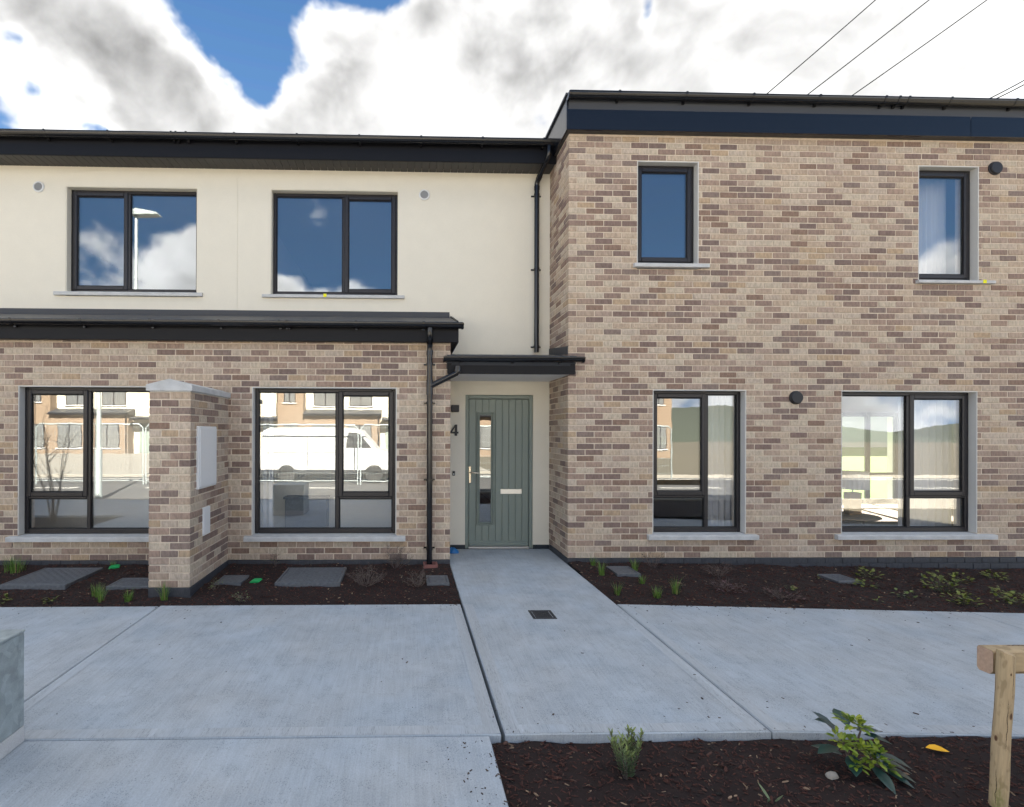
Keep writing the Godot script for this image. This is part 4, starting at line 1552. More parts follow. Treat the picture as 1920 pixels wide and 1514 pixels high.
	var t = thing("young_shrub", "young upright shrub with narrow grey-green leaves in the front bed", "shrub", on_soil(1.075, 4.0))
	var stm = tool()
	var fol = tool()
	for s in 15:
		var a = r.randf() * TAU
		var H = r.randf_range(0.13, 0.225) if s > 0 else 0.25
		var lean = r.randf_range(0.05, 0.42)
		var d = Vector3(cos(a) * lean, 1, sin(a) * lean)
		var b0 = Vector3(cos(a) * 0.012, -0.01, sin(a) * 0.012)
		tube(stm, [b0, b0 + d * H * 0.5, b0 + d * H], [0.003, 0.0025, 0.0015], 5, false)
		var n = int(H / 0.0058)
		for q in n:
			var tt = 0.12 + 0.88 * q / n
			var aa = q * 2.4
			var dir = Vector3(cos(aa), 0.75 + 0.8 * tt, sin(aa))
			leaf(fol, b0 + d * H * tt, dir, Vector3.UP, r.randf_range(0.026, 0.04), r.randf_range(0.009, 0.013), Color(0.10, 0.15, 0.085).lerp(Color(0.26, 0.32, 0.09), clampf(tt * 1.1 - 0.35 + r.randf_range(-0.2, 0.2), 0, 1)), 0.1)
	part("stem", stm, M.twig, t)
	part("foliage", fol, M.leaf, t)
	# front bed: rhododendron, old dark leaves and fresh lime shoots
	t = thing("rhododendron", "low evergreen shrub with large dark leaves and lime new shoots in the front bed", "shrub", on_soil(2.21, 3.97))
	stm = tool()
	for q in [Vector3(-0.05, 0.15, 0.0), Vector3(0.03, 0.20, 0.02), Vector3(0.07, 0.10, 0.05), Vector3(-0.03, 0.08, 0.06)]:
		tube(stm, [Vector3(0, -0.02, 0), q * 0.5 + Vector3(0, 0.02, 0), q], [0.007, 0.006, 0.004], 6, false)
	part("stem", stm, M.twig, t)
	for q in [[-0.06, 0.20, 0.0, -0.7, 0.35, -0.1], [-0.07, 0.18, 0.0, -0.4, 0.5, -0.4], [0.03, 0.19, 0.0, 0.9, 0.02, -0.15], [0.05, 0.18, 0.02, 0.9, -0.12, 0.2], [0.03, 0.16, 0.04, 0.35, -0.5, 0.7], [-0.08, 0.12, 0.02, -0.95, 0.0, 0.15], [0.08, 0.11, 0.05, 0.85, -0.15, 0.45], [0.09, 0.08, 0.06, 0.9, -0.2, 0.2],
		[0.03, 0.07, 0.08, 0.1, -0.35, 0.9], [0.08, 0.05, 0.08, 0.75, -0.22, 0.65], [0.10, 0.05, 0.06, 0.9, -0.2, 0.45], [-0.04, 0.10, 0.05, -0.5, -0.2, 0.8], [0.0, 0.2, -0.02, 0.2, 0.35, -0.9], [-0.03, 0.06, -0.02, -0.7, 0.1, -0.7]]:
		var lf = tool()
		lf.set_smooth_group(1)
		leaf(lf, Vector3(q[0], q[1], q[2]), Vector3(q[3], q[4], q[5]), Vector3.UP, r.randf_range(0.115, 0.14), r.randf_range(0.060, 0.072), Color(0.016, 0.042, 0.04).lerp(Color(0.024, 0.06, 0.05), r.randf()), 0.15, 0.25)
		part("leaf", lf, M.glossy_leaf, t)
	fol = tool()
	for c in [[-0.02, 0.24, 0.02, 34, 0.055], [0.02, 0.22, 0.03, 30, 0.05], [-0.09, 0.16, 0.05, 42, 0.065], [-0.03, 0.14, 0.08, 42, 0.065], [0.04, 0.10, 0.09, 42, 0.065], [-0.06, 0.08, 0.10, 22, 0.05], [0.09, 0.06, 0.10, 22, 0.05], [0.05, 0.13, 0.07, 16, 0.05]]:
		for q in c[3]:
			var dd = Vector3(r.randf_range(-1, 1), r.randf_range(-0.1, 1.2), r.randf_range(-0.7, 1)).normalized()
			leaf(fol, Vector3(c[0], c[1], c[2]) + dd * c[4] * r.randf_range(0.1, 0.8), dd + Vector3(r.randf_range(-0.4, 0.4), 0, r.randf_range(-0.4, 0.4)), Vector3.UP, r.randf_range(0.026, 0.046), r.randf_range(0.014, 0.022), Color(0.10, 0.19, 0.02).lerp(Color(0.36, 0.39, 0.04), r.randf() * (0.4 + 2.5 * c[1])), 0.25)
	part("new_leaves", fol, M.leaf, t)
	# strap-leaved sprout at the front of the bed
	var st = tool()
	for q in [[0.0, 0.10, -0.06, 0.0], [0.01, 0.06, 0.02, 0.03], [-0.01, 0.045, -0.03, 0.03]]:
		leaf(st, Vector3(q[0], -0.01, 0), Vector3(q[2], q[1], q[3]), Vector3(0, 0.2, 1), q[1] * 1.25, 0.012, Color(0.22, 0.28, 0.17), 0.1)
	single("strap_plant", st, M.leaf, "single pale strap-leaved sprout in the front bed", "plant", on_soil(1.655, 4.19))

# ------------------------------------------------------------------ smaller things
func small_things():
	# stickers on the two sills
	var st = tool()
	add_box(st, Vector3(-0.022, -0.022, 0), Vector3(0.022, 0.022, 0.0015))
	var sm = commit(st, M.sticker_yellow)
	single("yellow_sticker", sm, null, "small square yellow sticker on the sill of the upper bay-side window", "sticker", Vector3(-1.13, 3.508, DOOR_Z + 0.0405))
	single("yellow_sticker", sm, null, "small square yellow sticker on the sill of the curtained window", "sticker", Vector3(7.26, 3.545, 0.0505))
	# green plastic plant tags
	for p in [[-3.44, 0.18, 0.4, "green plastic scrap beside the large ribbed cover at the pier"], [-1.63, 0.73, -0.2, "green plastic scrap between two covers under the wide bay window"]]:
		st = tool()
		prism(st, [Vector2(-0.055, 0.0), Vector2(-0.03, 0.012), Vector2(0.04, 0.014), Vector2(0.06, 0.004), Vector2(0.04, -0.002), Vector2(-0.03, -0.003)], 2, -0.045, 0.045)
		var o = single("plastic_scrap", st, M.tag_green, p[3], "plastic scrap", on_soil(p[0], p[1]) + Vector3(0, 0.012, 0))
		o.rotation = Vector3(0.12, p[2], 0.05)
	# fallen yellow leaf
	st = tool()
	leaf(st, Vector3(-0.06, 0.012, -0.02), Vector3(1, 0.12, 0.35), Vector3(0.1, 1, 0.2), 0.10, 0.05, Color(1, 1, 1), 0.15, 0.3)
	single("fallen_leaf", st, M.leaf_yellow, "bright yellow fallen leaf lying on the front bed mulch", "leaf", on_soil(2.8, 3.84) + Vector3(0, 0.008, 0))
	# stone
	st = tool()
	var r := RandomNumberGenerator.new()
	r.seed = 5
	var ring = []
	for j in 5:
		var row = []
		for i in 9:
			var a = TAU * i / 9
			var e = -0.4 + j * 0.45
			row.append(Vector3(cos(a) * cos(e) * 0.026, sin(e) * 0.02, sin(a) * cos(e) * 0.02) * r.randf_range(0.85, 1.15))
		ring.append(row)
	st.set_smooth_group(1)
	for j in 4:
		for i in 9:
			var k = (i + 1) % 9
			face(st, [ring[j][i], ring[j][k], ring[j + 1][k], ring[j + 1][i]], Vector3.ZERO)
	face(st, ring[4], Vector3.ZERO)
	single("stone", st, M.stone, "grey rounded stone lying on the front bed mulch", "stone", on_soil(2.055, 4.04) + Vector3(0, 0.014, 0))
	# blue plastic by the door
	st = tool()
	st.set_smooth_group(1)
	var rows = []
	for j in 7:
		var row = []
		for i in 14:
			var a = TAU * i / 14
			var e = -0.1 + j * 0.265
			var k = 1.0 + 0.16 * sin(a * 3.0 + j) + 0.08 * sin(a * 7.0 - j * 2.0)
			row.append(Vector3(cos(a) * cos(e) * 0.075 * k, maxf(0.0, sin(e) * 0.065 * (1.0 + 0.2 * sin(a * 2.0))), sin(a) * cos(e) * 0.055 * k))
		rows.append(row)
	for j in 6:
		for i in 14:
			var k = (i + 1) % 14
			face(st, [rows[j][i], rows[j][k], rows[j + 1][k], rows[j + 1][i]], Vector3(0, 0.02, 0))
	single("plastic_bag", st, M.blue_plastic, "crumpled blue plastic wrapper on the path beside the front door", "wrapper", Vector3(0.63, 0.001, -0.62))
	# clay gully at the foot of the downpipe
	st = tool()
	for q in [[-0.085, -0.085, -0.065, 0.085], [0.065, -0.085, 0.085, 0.085], [-0.0645, -0.085, 0.0645, -0.065], [-0.0645, 0.065, 0.0645, 0.085]]:
		cbox(st, Vector3(q[0], -0.06, q[1]), Vector3(q[2], 0.03, q[3]), 0.004)
	single("clay_gully", st, M.terracotta, "square red clay gully around the foot of the bay downpipe", "drain", Vector3(0.295, soil_height(0.295, 0.11) + 0.005, 0.135))
	# galvanised cabinet at the near left
	var t = thing("steel_cabinet", "galvanised steel utility cabinet on a concrete base at the slab joint", "cabinet", Vector3(-2.3, 0, 3.98))
	st = tool()
	cbox(st, Vector3(-0.30, 0.085, -0.275), Vector3(0.30, 0.575, 0.30), 0.005)
	part("case", st, M.galvanised, t)
	st = tool()
	cbox(st, Vector3(-0.303, 0.5755, -0.278), Vector3(0.303, 0.588, 0.303), 0.004)
	part("lid", st, M.galvanised, t)
	st = tool()
	cbox(st, Vector3(-0.302, 0.0015, -0.277), Vector3(0.302, 0.0845, 0.302), 0.004)
	part("base", st, M.cast_concrete, t)
	# timber knee rail
	t = thing("timber_fence", "low timber knee-rail fence with a round leaning post at the front bed", "fence", Vector3(2.652, 0, 4.25))
	for px in [0.0, 1.9]:
		st = tool()
		st.set_smooth_group(1)
		var n = 20
		var H = 12
		var rngs = []
		for j in H + 1:
			var row = []
			for i in n + 1:
				var a = TAU * i / n
				var y = -0.35 + (1.01) * j / H
				var rr = 0.0315 + 0.0016 * sin(j * 1.3 + cos(a) * 2.0) - 0.0006 * j * 0.2
				var lean = (y - 0.64) * 0.056
				var p = Vector3(px + 0.024 + lean + cos(a) * rr, y, sin(a) * rr)
				if j == H:
					p.y += -0.30 * (cos(a) * rr) - 0.006 * (1.0 if sin(a) > 0.5 else 0.0)
				row.append(p)
			rngs.append(row)
		for j in H:
			for i in n:
				var uv = []
				var q = []
				for e in [[j, i], [j, i + 1], [j + 1, i + 1], [j + 1, i]]:
					q.append(rngs[e[0]][e[1]])
					uv.append(Vector2(e[1] / float(n) + px, 1.0 - e[0] / float(H)))
				face(st, q, (rngs[j][0] + rngs[j][n / 2]) * 0.5, uv)
		st.set_smooth_group(-1)
		var cap = rngs[H].slice(0, n)
		var cuv = []
		for p in cap:
			cuv.append(Vector2(p.x * 4.0, p.z * 1.2))
		face(st, cap, rngs[0][0], cuv)
		part("post", st, M.timber, t)
	st = tool()
	var prof = [Vector2(-0.035, 0.012), Vector2(-0.024, 0.0), Vector2(0.020, 0.0), Vector2(0.034, 0.016), Vector2(0.035, 0.100), Vector2(0.028, 0.109), Vector2(-0.028, 0.112), Vector2(-0.035, 0.102)]
	var y0 = 0.541
	for i in prof.size():
		var j = (i + 1) % prof.size()
		var a = prof[i]
		var b = prof[j]
		var z0 = -0.068
		face(st, [Vector3(0.004, y0 + a.y, z0 + a.x), Vector3(3.6, y0 + a.y, z0 + a.x), Vector3(3.6, y0 + b.y, z0 + b.x), Vector3(0.004, y0 + b.y, z0 + b.x)], Vector3(1.5, y0 + 0.06, z0), [Vector2(0.1 + i * 0.12, 0), Vector2(0.1 + i * 0.12, 3.6), Vector2(0.2 + i * 0.12, 3.6), Vector2(0.2 + i * 0.12, 0)])
	var rail = part("rail", st, M.timber, t)
	st = tool()
	var ends = []
	for p in prof:
		ends.append(Vector3(0.002 + rng.randf_range(-0.002, 0.002), y0 + p.y * 0.99 + 0.0006, -0.068 + p.x * 0.99))
	var mid = Vector3(0.0, y0 + 0.06, -0.068)
	for i in ends.size():
		face(st, [mid, ends[i], ends[(i + 1) % ends.size()]], Vector3(1, y0, 0))
	rail.add_child(named("sawn_end", commit(st, M.timber_end)), true)
	# overhead cables far behind the brick house
	var ci = 0
	for q in [[13.869, 14.823, 18.357, 18.747], [15.427, 14.79, 20.516, 18.8], [17.183, 14.783, 22.861, 18.857], [22.716, 14.828, 24.502, 15.775], [22.977, 14.833, 24.502, 15.605]]:
		var a = Vector3(q[0], q[1], -14)
		var b = Vector3(q[2], q[3], -14)
		var d = b - a
		st = tool()
		var pts = []
		for k in 13:
			var u = -0.6 + 2.4 * k / 12.0
			pts.append(a + d * u - Vector3(0, 0.10 * (1.0 - pow((u - 0.6) / 1.2, 2.0)), 0))
		tube(st, pts, 0.022 if ci < 3 else 0.025, 6)
		single("overhead_cable", st, M.cable, ["thin dark overhead cable", "thin dark overhead cable", "thin dark overhead cable", "thin dark overhead cable of the close pair", "thin dark overhead cable of the close pair"][ci] + " crossing the sky behind the brick house", "cable", Vector3.ZERO, "overhead cables" if ci < 3 else "close pair of overhead cables")
		ci += 1

# ------------------------------------------------------------------ inside the windows
func curtain(x0, x1, y0, y1, z, folds, label):
	var st = tool()
	st.set_smooth_group(1)
	var n = folds * 8
	var front = []
	for i in n + 1:
		var x = x0 + (x1 - x0) * i / n
		front.append(Vector2(x, z + 0.028 * sin(TAU * folds * i / n) + 0.008 * sin(i * 0.9)))
	for i in n:
		var a = front[i]
		var b = front[i + 1]
		face(st, [Vector3(a.x, y0, a.y), Vector3(b.x, y0, b.y), Vector3(b.x, y1, b.y), Vector3(a.x, y1, a.y)], Vector3(a.x, y0, a.y - 5))
		face(st, [Vector3(a.x, y0, a.y - 0.003), Vector3(b.x, y0, b.y - 0.003), Vector3(b.x, y1, b.y - 0.003), Vector3(a.x, y1, a.y - 0.003)], Vector3(a.x, y0, a.y + 5))
	var o = single("curtain", st, M.curtain, label, "curtain")
	return o

func furnishings():
	curtain(6.85, 7.25, 2.76, 5.19, -0.42, 5, "white curtain inside the small upper window of the brick house")
	curtain(3.95, 4.35, 0.01, 2.5, -0.42, 5, "white curtain inside the narrow ground-floor window")
	curtain(6.62, 7.35, 0.01, 2.5, -0.45, 8, "white curtain inside the wide window that shows the lawn")
	curtain(-2.0, -1.72, 0.01, 2.5, -0.40, 4, "white curtain inside the wide window beside the meter pier")
	# side table with a lamp and a cup
	var t = thing("side_table", "pale round table inside the wide window that shows the lawn", "table", Vector3(6.25, 0.001, -0.95))
	var st = tool()
	lathe(st, [Vector2(0.0, 0.43), Vector2(0.42, 0.43), Vector2(0.45, 0.445), Vector2(0.45, 0.455), Vector2(0.44, 0.462), Vector2(0.0, 0.462)], Vector3.ZERO, Vector3.UP, 40)
	part("top", st, M.table_wood, t)
	for a in 3:
		st = tool()
		var d = Vector3(cos(a * TAU / 3 + 0.4), 0, sin(a * TAU / 3 + 0.4))
		tube(st, [d * 0.34, d * 0.25 + Vector3(0, 0.43, 0)], 0.018, 8)
		part("leg", st, M.table_wood, t)
	t = thing("table_lamp", "table lamp with grey pleated shade and wooden block base on the side table", "lamp", Vector3(6.42, 0.464, -0.95))
	st = tool()
	cbox(st, Vector3(-0.09, 0, -0.06), Vector3(0.09, 0.32, 0.06), 0.008)
	part("base", st, M.oak, t)
	st = tool()
	tube(st, [Vector3(0, 0.32, 0), Vector3(0, 0.42, 0)], 0.01, 8)
	part("stem", st, M.silver, t)
	st = tool()
	for k in 48:
		var a0 = TAU * k / 48
		var a1 = TAU * (k + 1) / 48
		var r0 = 0.19 + (0.004 if k % 2 else -0.004)
		var r1 = 0.19 + (-0.004 if k % 2 else 0.004)
		face(st, [Vector3(cos(a0) * r0, 0.37, sin(a0) * r0), Vector3(cos(a1) * r1, 0.37, sin(a1) * r1), Vector3(cos(a1) * r1 * 0.96, 0.62, sin(a1) * r1 * 0.96), Vector3(cos(a0) * r0 * 0.96, 0.62, sin(a0) * r0 * 0.96)], Vector3(0, 0.5, 0))
	part("shade", st, M.curtain, t)
	t = thing("cup", "white china cup on the side table", "cup", Vector3(5.98, 0.464, -0.80))
	st = tool()
	lathe(st, [Vector2(0.0, 0.0), Vector2(0.035, 0.0), Vector2(0.048, 0.03), Vector2(0.052, 0.085), Vector2(0.048, 0.085), Vector2(0.044, 0.03), Vector2(0.0, 0.012)], Vector3.ZERO, Vector3.UP, 20)
	part("bowl", st, M.china, t)
	st = tool()
	tube(st, [Vector3(0.048, 0.07, 0), Vector3(0.078, 0.065, 0), Vector3(0.08, 0.035, 0), Vector3(0.046, 0.025, 0)], 0.006, 8)
	part("handle", st, M.china, t)
	# dark sofa back in the bay window room
	t = thing("dark_cabinet", "dark cabinet standing inside the wide window beside the meter pier", "cabinet", Vector3(-1.35, 0.0, -0.85))
	st = tool()
	cbox(st, Vector3(-0.28, 0.0, -0.2), Vector3(0.28, 0.72, 0.2), 0.01)
	part("case", st, M.grey_cloth, t)
	st = tool()
	cbox(st, Vector3(-0.30, 0.7205, -0.22), Vector3(0.30, 0.75, 0.22), 0.006)
	part("top", st, M.grey_cloth, t)

# ------------------------------------------------------------------ what the panes mirror: the street and the houses across it
func street():
	var st = tool()
	add_box(st, Vector3(-200, -0.45, -200), Vector3(200, -0.25, 200))
	structure("ground", st, M.earth)
	st = tool()
	add_box(st, Vector3(-90, -0.2499, 6.25), Vector3(90, -0.12, 13.5))
	structure("road", st, M.asphalt)
	for k in 24:
		st = tool()
		add_box(st, Vector3(-48 + k * 4.0, -0.1199, 9.8), Vector3(-46 + k * 4.0, -0.116, 9.9))
		var o = structure("road_marking", st, M.road_paint)
	st = tool()
	add_box(st, Vector3(-90, -0.1199, 12.9), Vector3(90, -0.116, 13.0))
	structure("road_marking", st, M.road_paint)
	st = tool()
	cbox(st, Vector3(-90, -0.2499, 6.1), Vector3(90, 0.0, 6.245), 0.012)
	cbox(st, Vector3(-90, -0.2499, 13.505), Vector3(90, 0.0, 13.65), 0.012)
	structure("kerb", st, M.gravel)
	st = tool()
	add_box(st, Vector3(-90, -0.2498, 13.652), Vector3(3.5, -0.01, 31.9))
	structure("forecourt", st, M.gravel)
	# garden behind the brick house, rising to a fence
	st = tool()
	face(st, [Vector3(2.3, -0.12, -5.95), Vector3(45, -0.12, -5.95), Vector3(45, 1.0, -17.0), Vector3(2.3, 1.0, -17.0)], Vector3(10, -9, -10))
	structure("lawn", st, M.grass)
	var fence = thing("garden_fence", "pale concrete panel fence at the end of the sunlit back garden", "fence", Vector3(20, 0.98, -17.0))
	for k in 10:
		st = tool()
		cbox(st, Vector3(-18 + k * 4.0, 0.0, -0.06), Vector3(-17.85 + k * 4.0, 1.95, 0.06), 0.01)
		part("post", st, M.concrete_fence, fence)
		st = tool()
		cbox(st, Vector3(-17.848 + k * 4.0, 0.0, -0.02), Vector3(-14.002 + k * 4.0, 1.85, 0.02), 0.01)
		part("panel", st, M.concrete_fence, fence)
	# houses across the street
	var h = thing("opposite_house", "sunlit cream and brick house across the street", "house", Vector3(-30, 0, 32), "houses across the street")
	st = tool()
	add_box(st, Vector3(-4.5, -0.25, 0.9), Vector3(4.5, 5.4, 9.0))
	part("rendered_wall", st, M.far_render, h)
	st = tool()
	add_box(st, Vector3(-4.5, -0.25, 0.0), Vector3(1.0, 2.75, 0.899))
	part("brick_bay", st, M.far_brick, h)
	st = tool()
	add_box(st, Vector3(2.6, -0.25, 0.1), Vector3(4.49, 5.38, 0.899))
	part("brick_wing", st, M.far_brick, h)
	st = tool()
	prism(st, [Vector2(0.3, 5.401), Vector2(0.3, 5.6), Vector2(5.0, 7.2), Vector2(9.3, 5.6), Vector2(9.3, 5.401)], 0, -4.5, 4.5)
	prism(st, [Vector2(-0.2, 2.751), Vector2(-0.2, 2.95), Vector2(0.898, 3.25), Vector2(0.898, 2.751)], 0, -4.5, 1.1)
	prism(st, [Vector2(-0.1, 2.40), Vector2(-0.1, 2.6), Vector2(0.898, 2.7), Vector2(0.898, 2.40)], 0, 1.15, 2.59)
	part("roof", st, M.roof_sheet, h)
	for q in [[-3.9, 0.4, -2.2, 2.1, -0.03], [-1.3, 0.4, 0.4, 2.1, -0.03], [-3.9, 3.5, -2.2, 4.9, 0.87], [-1.3, 3.5, 0.4, 4.9, 0.87], [3.1, 3.7, 3.9, 4.9, 0.07], [3.1, 0.4, 4.1, 2.1, 0.07]]:
		st = tool()
		cbox(st, Vector3(q[0], q[1], q[4]), Vector3(q[2], q[3], q[4] + 0.0295), 0.01)
		var wn = part("window", st, M.frame, h)
		for g in [[q[0] + 0.06, q[1] + 0.06, (q[0] + q[2]) * 0.5 - 0.04, q[3] - 0.06], [(q[0] + q[2]) * 0.5 + 0.04, q[1] + 0.06, q[2] - 0.06, q[3] - 0.06]]:
			st = tool()
			add_box(st, Vector3(g[0], g[1], q[4] - 0.012), Vector3(g[2], g[3], q[4] - 0.002))
			wn.add_child(named("pane", commit(st, M.clear_glass)), true)
		st = tool()
		cbox(st, Vector3(q[0] - 0.1, q[1] - 0.08, q[4] - 0.07), Vector3(q[2] + 0.1, q[1] - 0.005, q[4] + 0.0295), 0.01)
		wn.add_child(named("sill", commit(st, M.cast_concrete)), true)
	st = tool()
	cbox(st, Vector3(1.4, 0.0, 0.85), Vector3(2.35, 2.15, 0.8995), 0.01)
	part("door", st, M.door_green, h)
	for q in [[-4.5, 4.5, 5.52, 0.18], [-4.5, 1.1, 2.88, -0.32], [1.15, 2.59, 2.53, -0.22]]:
		st = tool()
		cbox(st, Vector3(q[0], q[2] - 0.16, q[3]), Vector3(q[1], q[2], q[3] + 0.115), 0.03)
		part("gutter", st, M.gutter, h)
	for q in [[1.0, 0.0, 2.75, -0.08], [2.5, 2.7, 5.4, 0.82]]:
		st = tool()
		tube(st, [Vector3(q[0] - 0.1, q[1], q[3]), Vector3(q[0] - 0.1, q[2], q[3])], 0.04, 8)
		part("downpipe", st, M.gutter, h)
	for k in range(1, 6):
		var c = h.duplicate()
		c.name = numbered("opposite_house")
		add_child(c)
		c.position = Vector3(-30 + k * 9.02, 0, 32)
	# white van at the far kerb
	var v = thing("white_van", "white panel van parked across the street", "van", Vector3(-2.6, -0.119, 12.3))
	st = tool()
	prism(st, [Vector2(-2.3, 0.35), Vector2(-2.35, 0.9), Vector2(-2.25, 1.75), Vector2(-2.0, 1.88), Vector2(0.7, 1.88), Vector2(1.05, 1.8), Vector2(1.6, 1.15), Vector2(2.25, 0.98), Vector2(2.4, 0.75), Vector2(2.4, 0.35)], 2, -0.88, 0.88)
	part("body", st, M.van_white, v)
	st = tool()
	prism(st, [Vector2(0.55, 1.2), Vector2(0.62, 1.72), Vector2(0.98, 1.70), Vector2(1.42, 1.2)], 2, -0.885, 0.885)
	part("side_window", st, M.black_plastic, v)
	st = tool()
	for q in [[-2.36, 0.30, 2.41, 0.46]]:
		cbox(st, Vector3(q[0], q[1], -0.90), Vector3(q[2], q[3], 0.90), 0.03)
	part("bumper_strip", st, M.black_plastic, v)
	st = tool()
	for q in [-0.75, 0.42]:
		add_box(st, Vector3(q, 0.48, -0.884), Vector3(q + 0.014, 1.72, -0.8805))
	add_box(st, Vector3(-2.2, 1.02, -0.884), Vector3(0.40, 1.032, -0.8805))
	part("door_seam", st, M.gasket, v)
	for wx in [-1.45, 1.5]:
		for wz in [-0.8, 0.8]:
			st = tool()
			lathe(st, [Vector2(0.0, -0.1), Vector2(0.28, -0.1), Vector2(0.32, -0.06), Vector2(0.32, 0.06), Vector2(0.28, 0.1), Vector2(0.0, 0.1)], Vector3(wx, 0.32, wz), Vector3(0, 0, 1), 24)
			part("wheel", st, M.tyre, v)
	# temporary mesh fence in front of it
	for k in 6:
		var f = thing("mesh_barrier", "galvanised temporary mesh fence panel at the far side of the road", "barrier", Vector3(-12.0 + k * 3.5, -0.119, 10.9), "mesh fence panels across the road")
		st = tool()
		tube(st, [Vector3(0, 0, 0), Vector3(0, 1.85, 0), Vector3(0.12, 1.97, 0), Vector3(3.28, 1.97, 0), Vector3(3.4, 1.85, 0), Vector3(3.4, 0, 0)], 0.021, 8)
		tube(st, [Vector3(0, 0.12, 0), Vector3(3.4, 0.12, 0)], 0.016, 6)
		part("frame", st, M.galvanised, f)
		st = tool()
		for j in 33:
			tube(st, [Vector3(0.1 + j * 0.1, 0.12, 0), Vector3(0.1 + j * 0.1, 1.96, 0)], 0.003, 4, false)
		for j in 7:
			tube(st, [Vector3(0, 0.38 + j * 0.25, 0), Vector3(3.4, 0.38 + j * 0.25, 0)], 0.003, 4, false)
		part("mesh", st, M.galvanised, f)
	# street lamp behind the viewpoint, mirrored in the upper window
	var l = thing("street_lamp", "galvanised street lamp mirrored in the upper window", "street lamp", Vector3(-7.75, -0.25, 6.9))
	st = tool()
	tube(st, [Vector3(0, 0, 0), Vector3(0, 1.4, 0)], 0.085, 14)
	tube(st, [Vector3(0, 1.4, 0), Vector3(0, 8.1, 0)], [0.06, 0.042], 14)
	part("column", st, M.galvanised, l)
	st = tool()
	prism(st, [Vector2(-0.10, 8.02), Vector2(-0.12, 8.13), Vector2(0.05, 8.2), Vector2(0.62, 8.10), Vector2(0.66, 8.05), Vector2(0.30, 8.04)], 2, -0.14, 0.14)
	part("lantern", st, M.galvanised, l)
	# bare sapling beside the slabs, mirrored in the window behind the pier
	var tr = thing("bare_sapling", "bare multi-stemmed sapling mirrored in the window behind the pier", "tree", Vector3(-6.2, 0, 2.8))
	var rt := RandomNumberGenerator.new()
	rt.seed = 91
	st = tool()
	var crown = tool()
	for k in 5:
		var a = k * 1.3
		var top = Vector3(cos(a) * rt.randf_range(0.2, 0.45), rt.randf_range(1.5, 2.0), sin(a) * rt.randf_range(0.2, 0.45))
		var pts = [Vector3(0, -0.1, 0), top * 0.35 + Vector3(rt.randf_range(-0.05, 0.05), 0, rt.randf_range(-0.05, 0.05)), top * 0.7, top]
		tube(st, pts, [0.016, 0.012, 0.008, 0.003], 6, false)
		for j in 9:
			var b0 = pts[1].lerp(pts[3], rt.randf())
			var e1 = b0 + Vector3(rt.randf_range(-1, 1), rt.randf_range(0.2, 1.1), rt.randf_range(-1, 1)).normalized() * rt.randf_range(0.15, 0.4)
			tube(crown, [b0, (b0 + e1) * 0.5, e1], [0.005, 0.004, 0.002], 5, false)
	part("trunk", st, M.twig, tr)
	part("crown", crown, M.twig, tr)
	# far hills
	st = tool()
	st.set_smooth_group(1)
	var pr = []
	for i in 41:
		var x = -190.0 + i * 9.5
		pr.append(Vector3(x, 7.0 + 6.0 * sin(i * 0.31) + 3.0 * sin(i * 0.83 + 1.0), 150.0))
	for i in 40:
		face(st, [Vector3(pr[i].x, -0.3, 100), Vector3(pr[i + 1].x, -0.3, 100), pr[i + 1], pr[i]], Vector3(0, -90, 150))
		face(st, [pr[i], pr[i + 1], Vector3(pr[i + 1].x, -0.3, 195), Vector3(pr[i].x, -0.3, 195)], Vector3(0, -90, 150))
	structure("hills", st, M.hill)

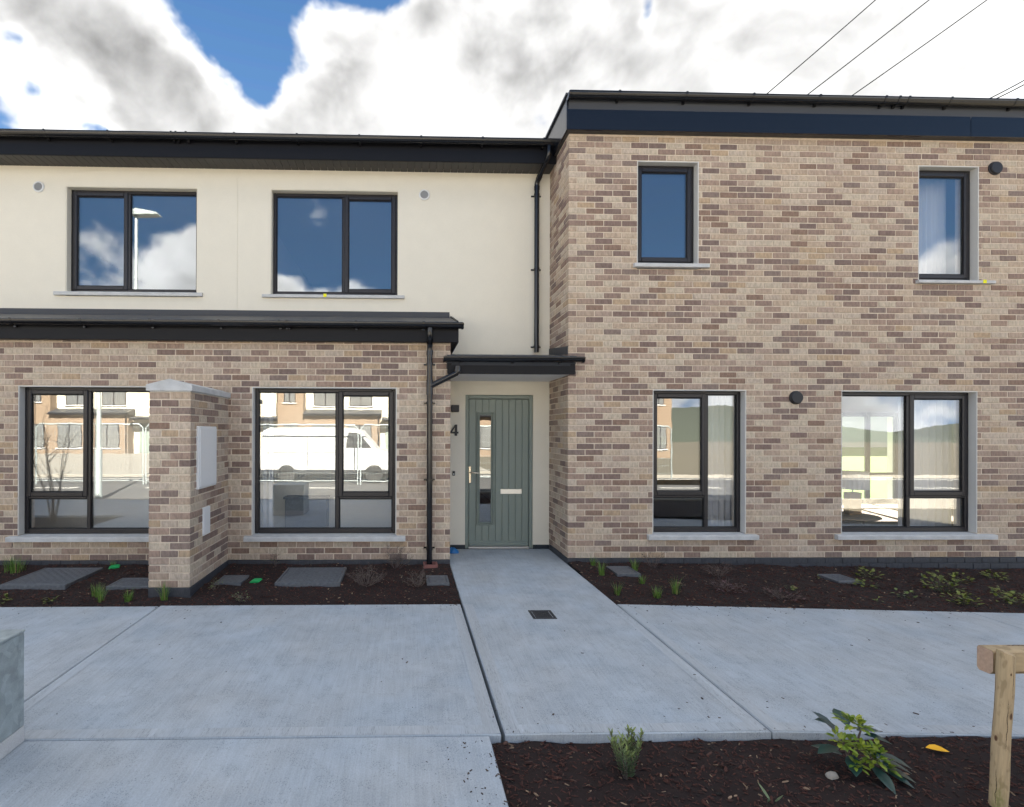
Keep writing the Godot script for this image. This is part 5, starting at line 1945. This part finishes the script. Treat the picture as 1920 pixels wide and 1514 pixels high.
# ------------------------------------------------------------------ everything
func _ready():
	rng.seed = 4
	# camera: eye height 1.63 m in the street, lens shifted so that the houses' verticals stay upright
	var cam := Camera3D.new()
	cam.name = "camera"
	var yaw = deg_to_rad(1.479)
	var pitch = deg_to_rad(0.096)
	var roll = deg_to_rad(0.2)
	var fwd = Vector3(sin(yaw) * cos(pitch), sin(pitch), -cos(yaw) * cos(pitch))
	var right = Vector3(cos(yaw), 0, sin(yaw))
	var upv = right.cross(fwd)
	var r2 = right * cos(roll) + upv * sin(roll)
	var u2 = upv * cos(roll) - right * sin(roll)
	cam.transform = Transform3D(Basis(r2, u2, -fwd), Vector3(0, 1.633, 6.5593))
	cam.projection = Camera3D.PROJECTION_FRUSTUM
	cam.near = 0.1
	cam.far = 600.0
	cam.size = 0.1514
	cam.frustum_offset = Vector2(0.01722, 0.00512)
	add_child(cam)
	cam.current = true
	# sky and sun: the sun stands behind the houses, so that their fronts and the path lie in shade
	var we := WorldEnvironment.new()
	we.name = "environment"
	var e := Environment.new()
	e.background_mode = Environment.BG_SKY
	e.tonemap_mode = Environment.TONE_MAPPER_LINEAR
	e.tonemap_exposure = 12.3
	e.background_energy_multiplier = 1.0
	e.sdfgi_enabled = true
	e.ssao_enabled = true
	e.ssil_enabled = true
	var sky := Sky.new()
	sky.sky_material = make_sky()
	e.sky = sky
	we.environment = e
	add_child(we)
	var sun := DirectionalLight3D.new()
	sun.name = "sun"
	sun.light_energy = 1.35
	sun.light_color = Color(1.0, 0.955, 0.88)
	sun.light_angular_distance = 0.5
	sun.shadow_enabled = true
	sun.basis = Basis.looking_at(-to_sun, Vector3.UP)
	add_child(sun)
	make_materials()
	# setting
	street()
	var pv := Node3D.new()
	pv.name = "pavement"
	pv.set_meta("kind", "structure")
	add_child(pv)
	var g = 0.010
	slab(pv, -5.4, -2.29 - g, 1.535, 3.69, [[-5.39, -2.30, 3.60, 3.684]])
	slab(pv, -2.29, 0.527 - g, 1.515, 3.69, [[-2.284, 0.515, 3.60, 3.684], [0.43, 0.511, 1.53, 3.598], [-2.284, -2.21, 1.53, 3.598]])
	slab(pv, 0.54, 2.0, -0.86, 3.69, [[0.548, 1.99, 3.60, 3.684], [0.548, 0.63, 1.53, 3.598], [1.91, 1.99, 1.53, 3.598]])
	slab(pv, 2.0 + g, 5.45, 1.535, 3.69, [[2.018, 5.44, 3.60, 3.684], [2.018, 2.10, 1.55, 3.598]])
	slab(pv, 5.45 + g, 11.0, 1.535, 3.69, [[5.46, 10.9, 3.60, 3.684]])
	slab(pv, -9.0, 0.452, 3.70, 6.09, [])
	soil_bed("planting_bed", -6.6, 0.534, 0.03, 1.52, 0.06)
	soil_bed("planting_bed", -9.0, -5.41, 1.53, 3.695, 0.12)
	soil_bed("planting_bed", 2.005, 8.6, -0.01, 1.54, 0.06)
	soil_bed("planting_bed", 0.456, 9.0, 3.693, 6.09, 0.05)
	# buildings
	brick_house()
	rendered_house()
	meter_pier()
	# covers in the beds
	var covers = [[-4.2, -3.53, 0.24, 0.94], [-3.11, -2.62, 0.62, 0.95], [-2.04, -1.76, 0.52, 0.83], [-1.39, -0.70, 0.24, 0.88], [0.225, 0.467, 0.55, 0.86], [2.40, 2.67, 0.22, 0.57], [4.845, 5.11, 0.395, 0.71]]
	cover("access_cover", "large ribbed steel access cover under the window behind the pier", -4.2, -3.53, 0.24, 0.94, M.cover_steel, 0.045)
	cover("access_cover", "ribbed steel access cover against the left flank of the meter pier", -3.11, -2.62, 0.62, 0.95, M.cover_steel, 0.04)
	cover("access_cover", "small plain cover on the right of the meter pier", -2.04, -1.76, 0.52, 0.83, M.cover_steel, 0.0)
	cover("access_cover", "large ribbed steel access cover under the wide bay window", -1.39, -0.70, 0.24, 0.88, M.cover_steel, 0.045)
	cover("access_cover", "small plain cover in the corner between bay and path", 0.225, 0.467, 0.55, 0.86, M.cover_steel, 0.0)
	cover("access_cover", "small plain cover among grass tufts beside the path", 2.40, 2.67, 0.22, 0.57, M.cover_steel, 0.0)
	cover("access_cover", "small diamond-shaped ribbed cover under the wide window of the brick house", 4.845, 5.11, 0.395, 0.71, M.cover_steel, 0.03)
	var hc = cover("stopcock_cover", "small dark iron stopcock cover set in the path", 1.115, 1.325, 1.71, 1.93, M.iron, 0.03)
	hc.position.y = 0.0055
	chips("bark_mulch", -5.4, 0.53, 0.06, 1.515, 12000, 0.036, covers + [[-2.57, -2.14, 0.0, 1.2], [0.20, 0.39, 0.04, 0.23]], "dark bark mulch covering the bed in front of the bay")
	chips("bark_mulch_001", 2.01, 8.2, 0.01, 1.53, 13000, 0.036, covers, "dark bark mulch covering the bed in front of the brick house")
	chips("bark_mulch_002", 0.46, 3.6, 3.70, 4.9, 11000, 0.030, [], "dark bark mulch covering the front bed beside the slabs")
	crumbs()
	small_things()
	plants()
	furnishings()
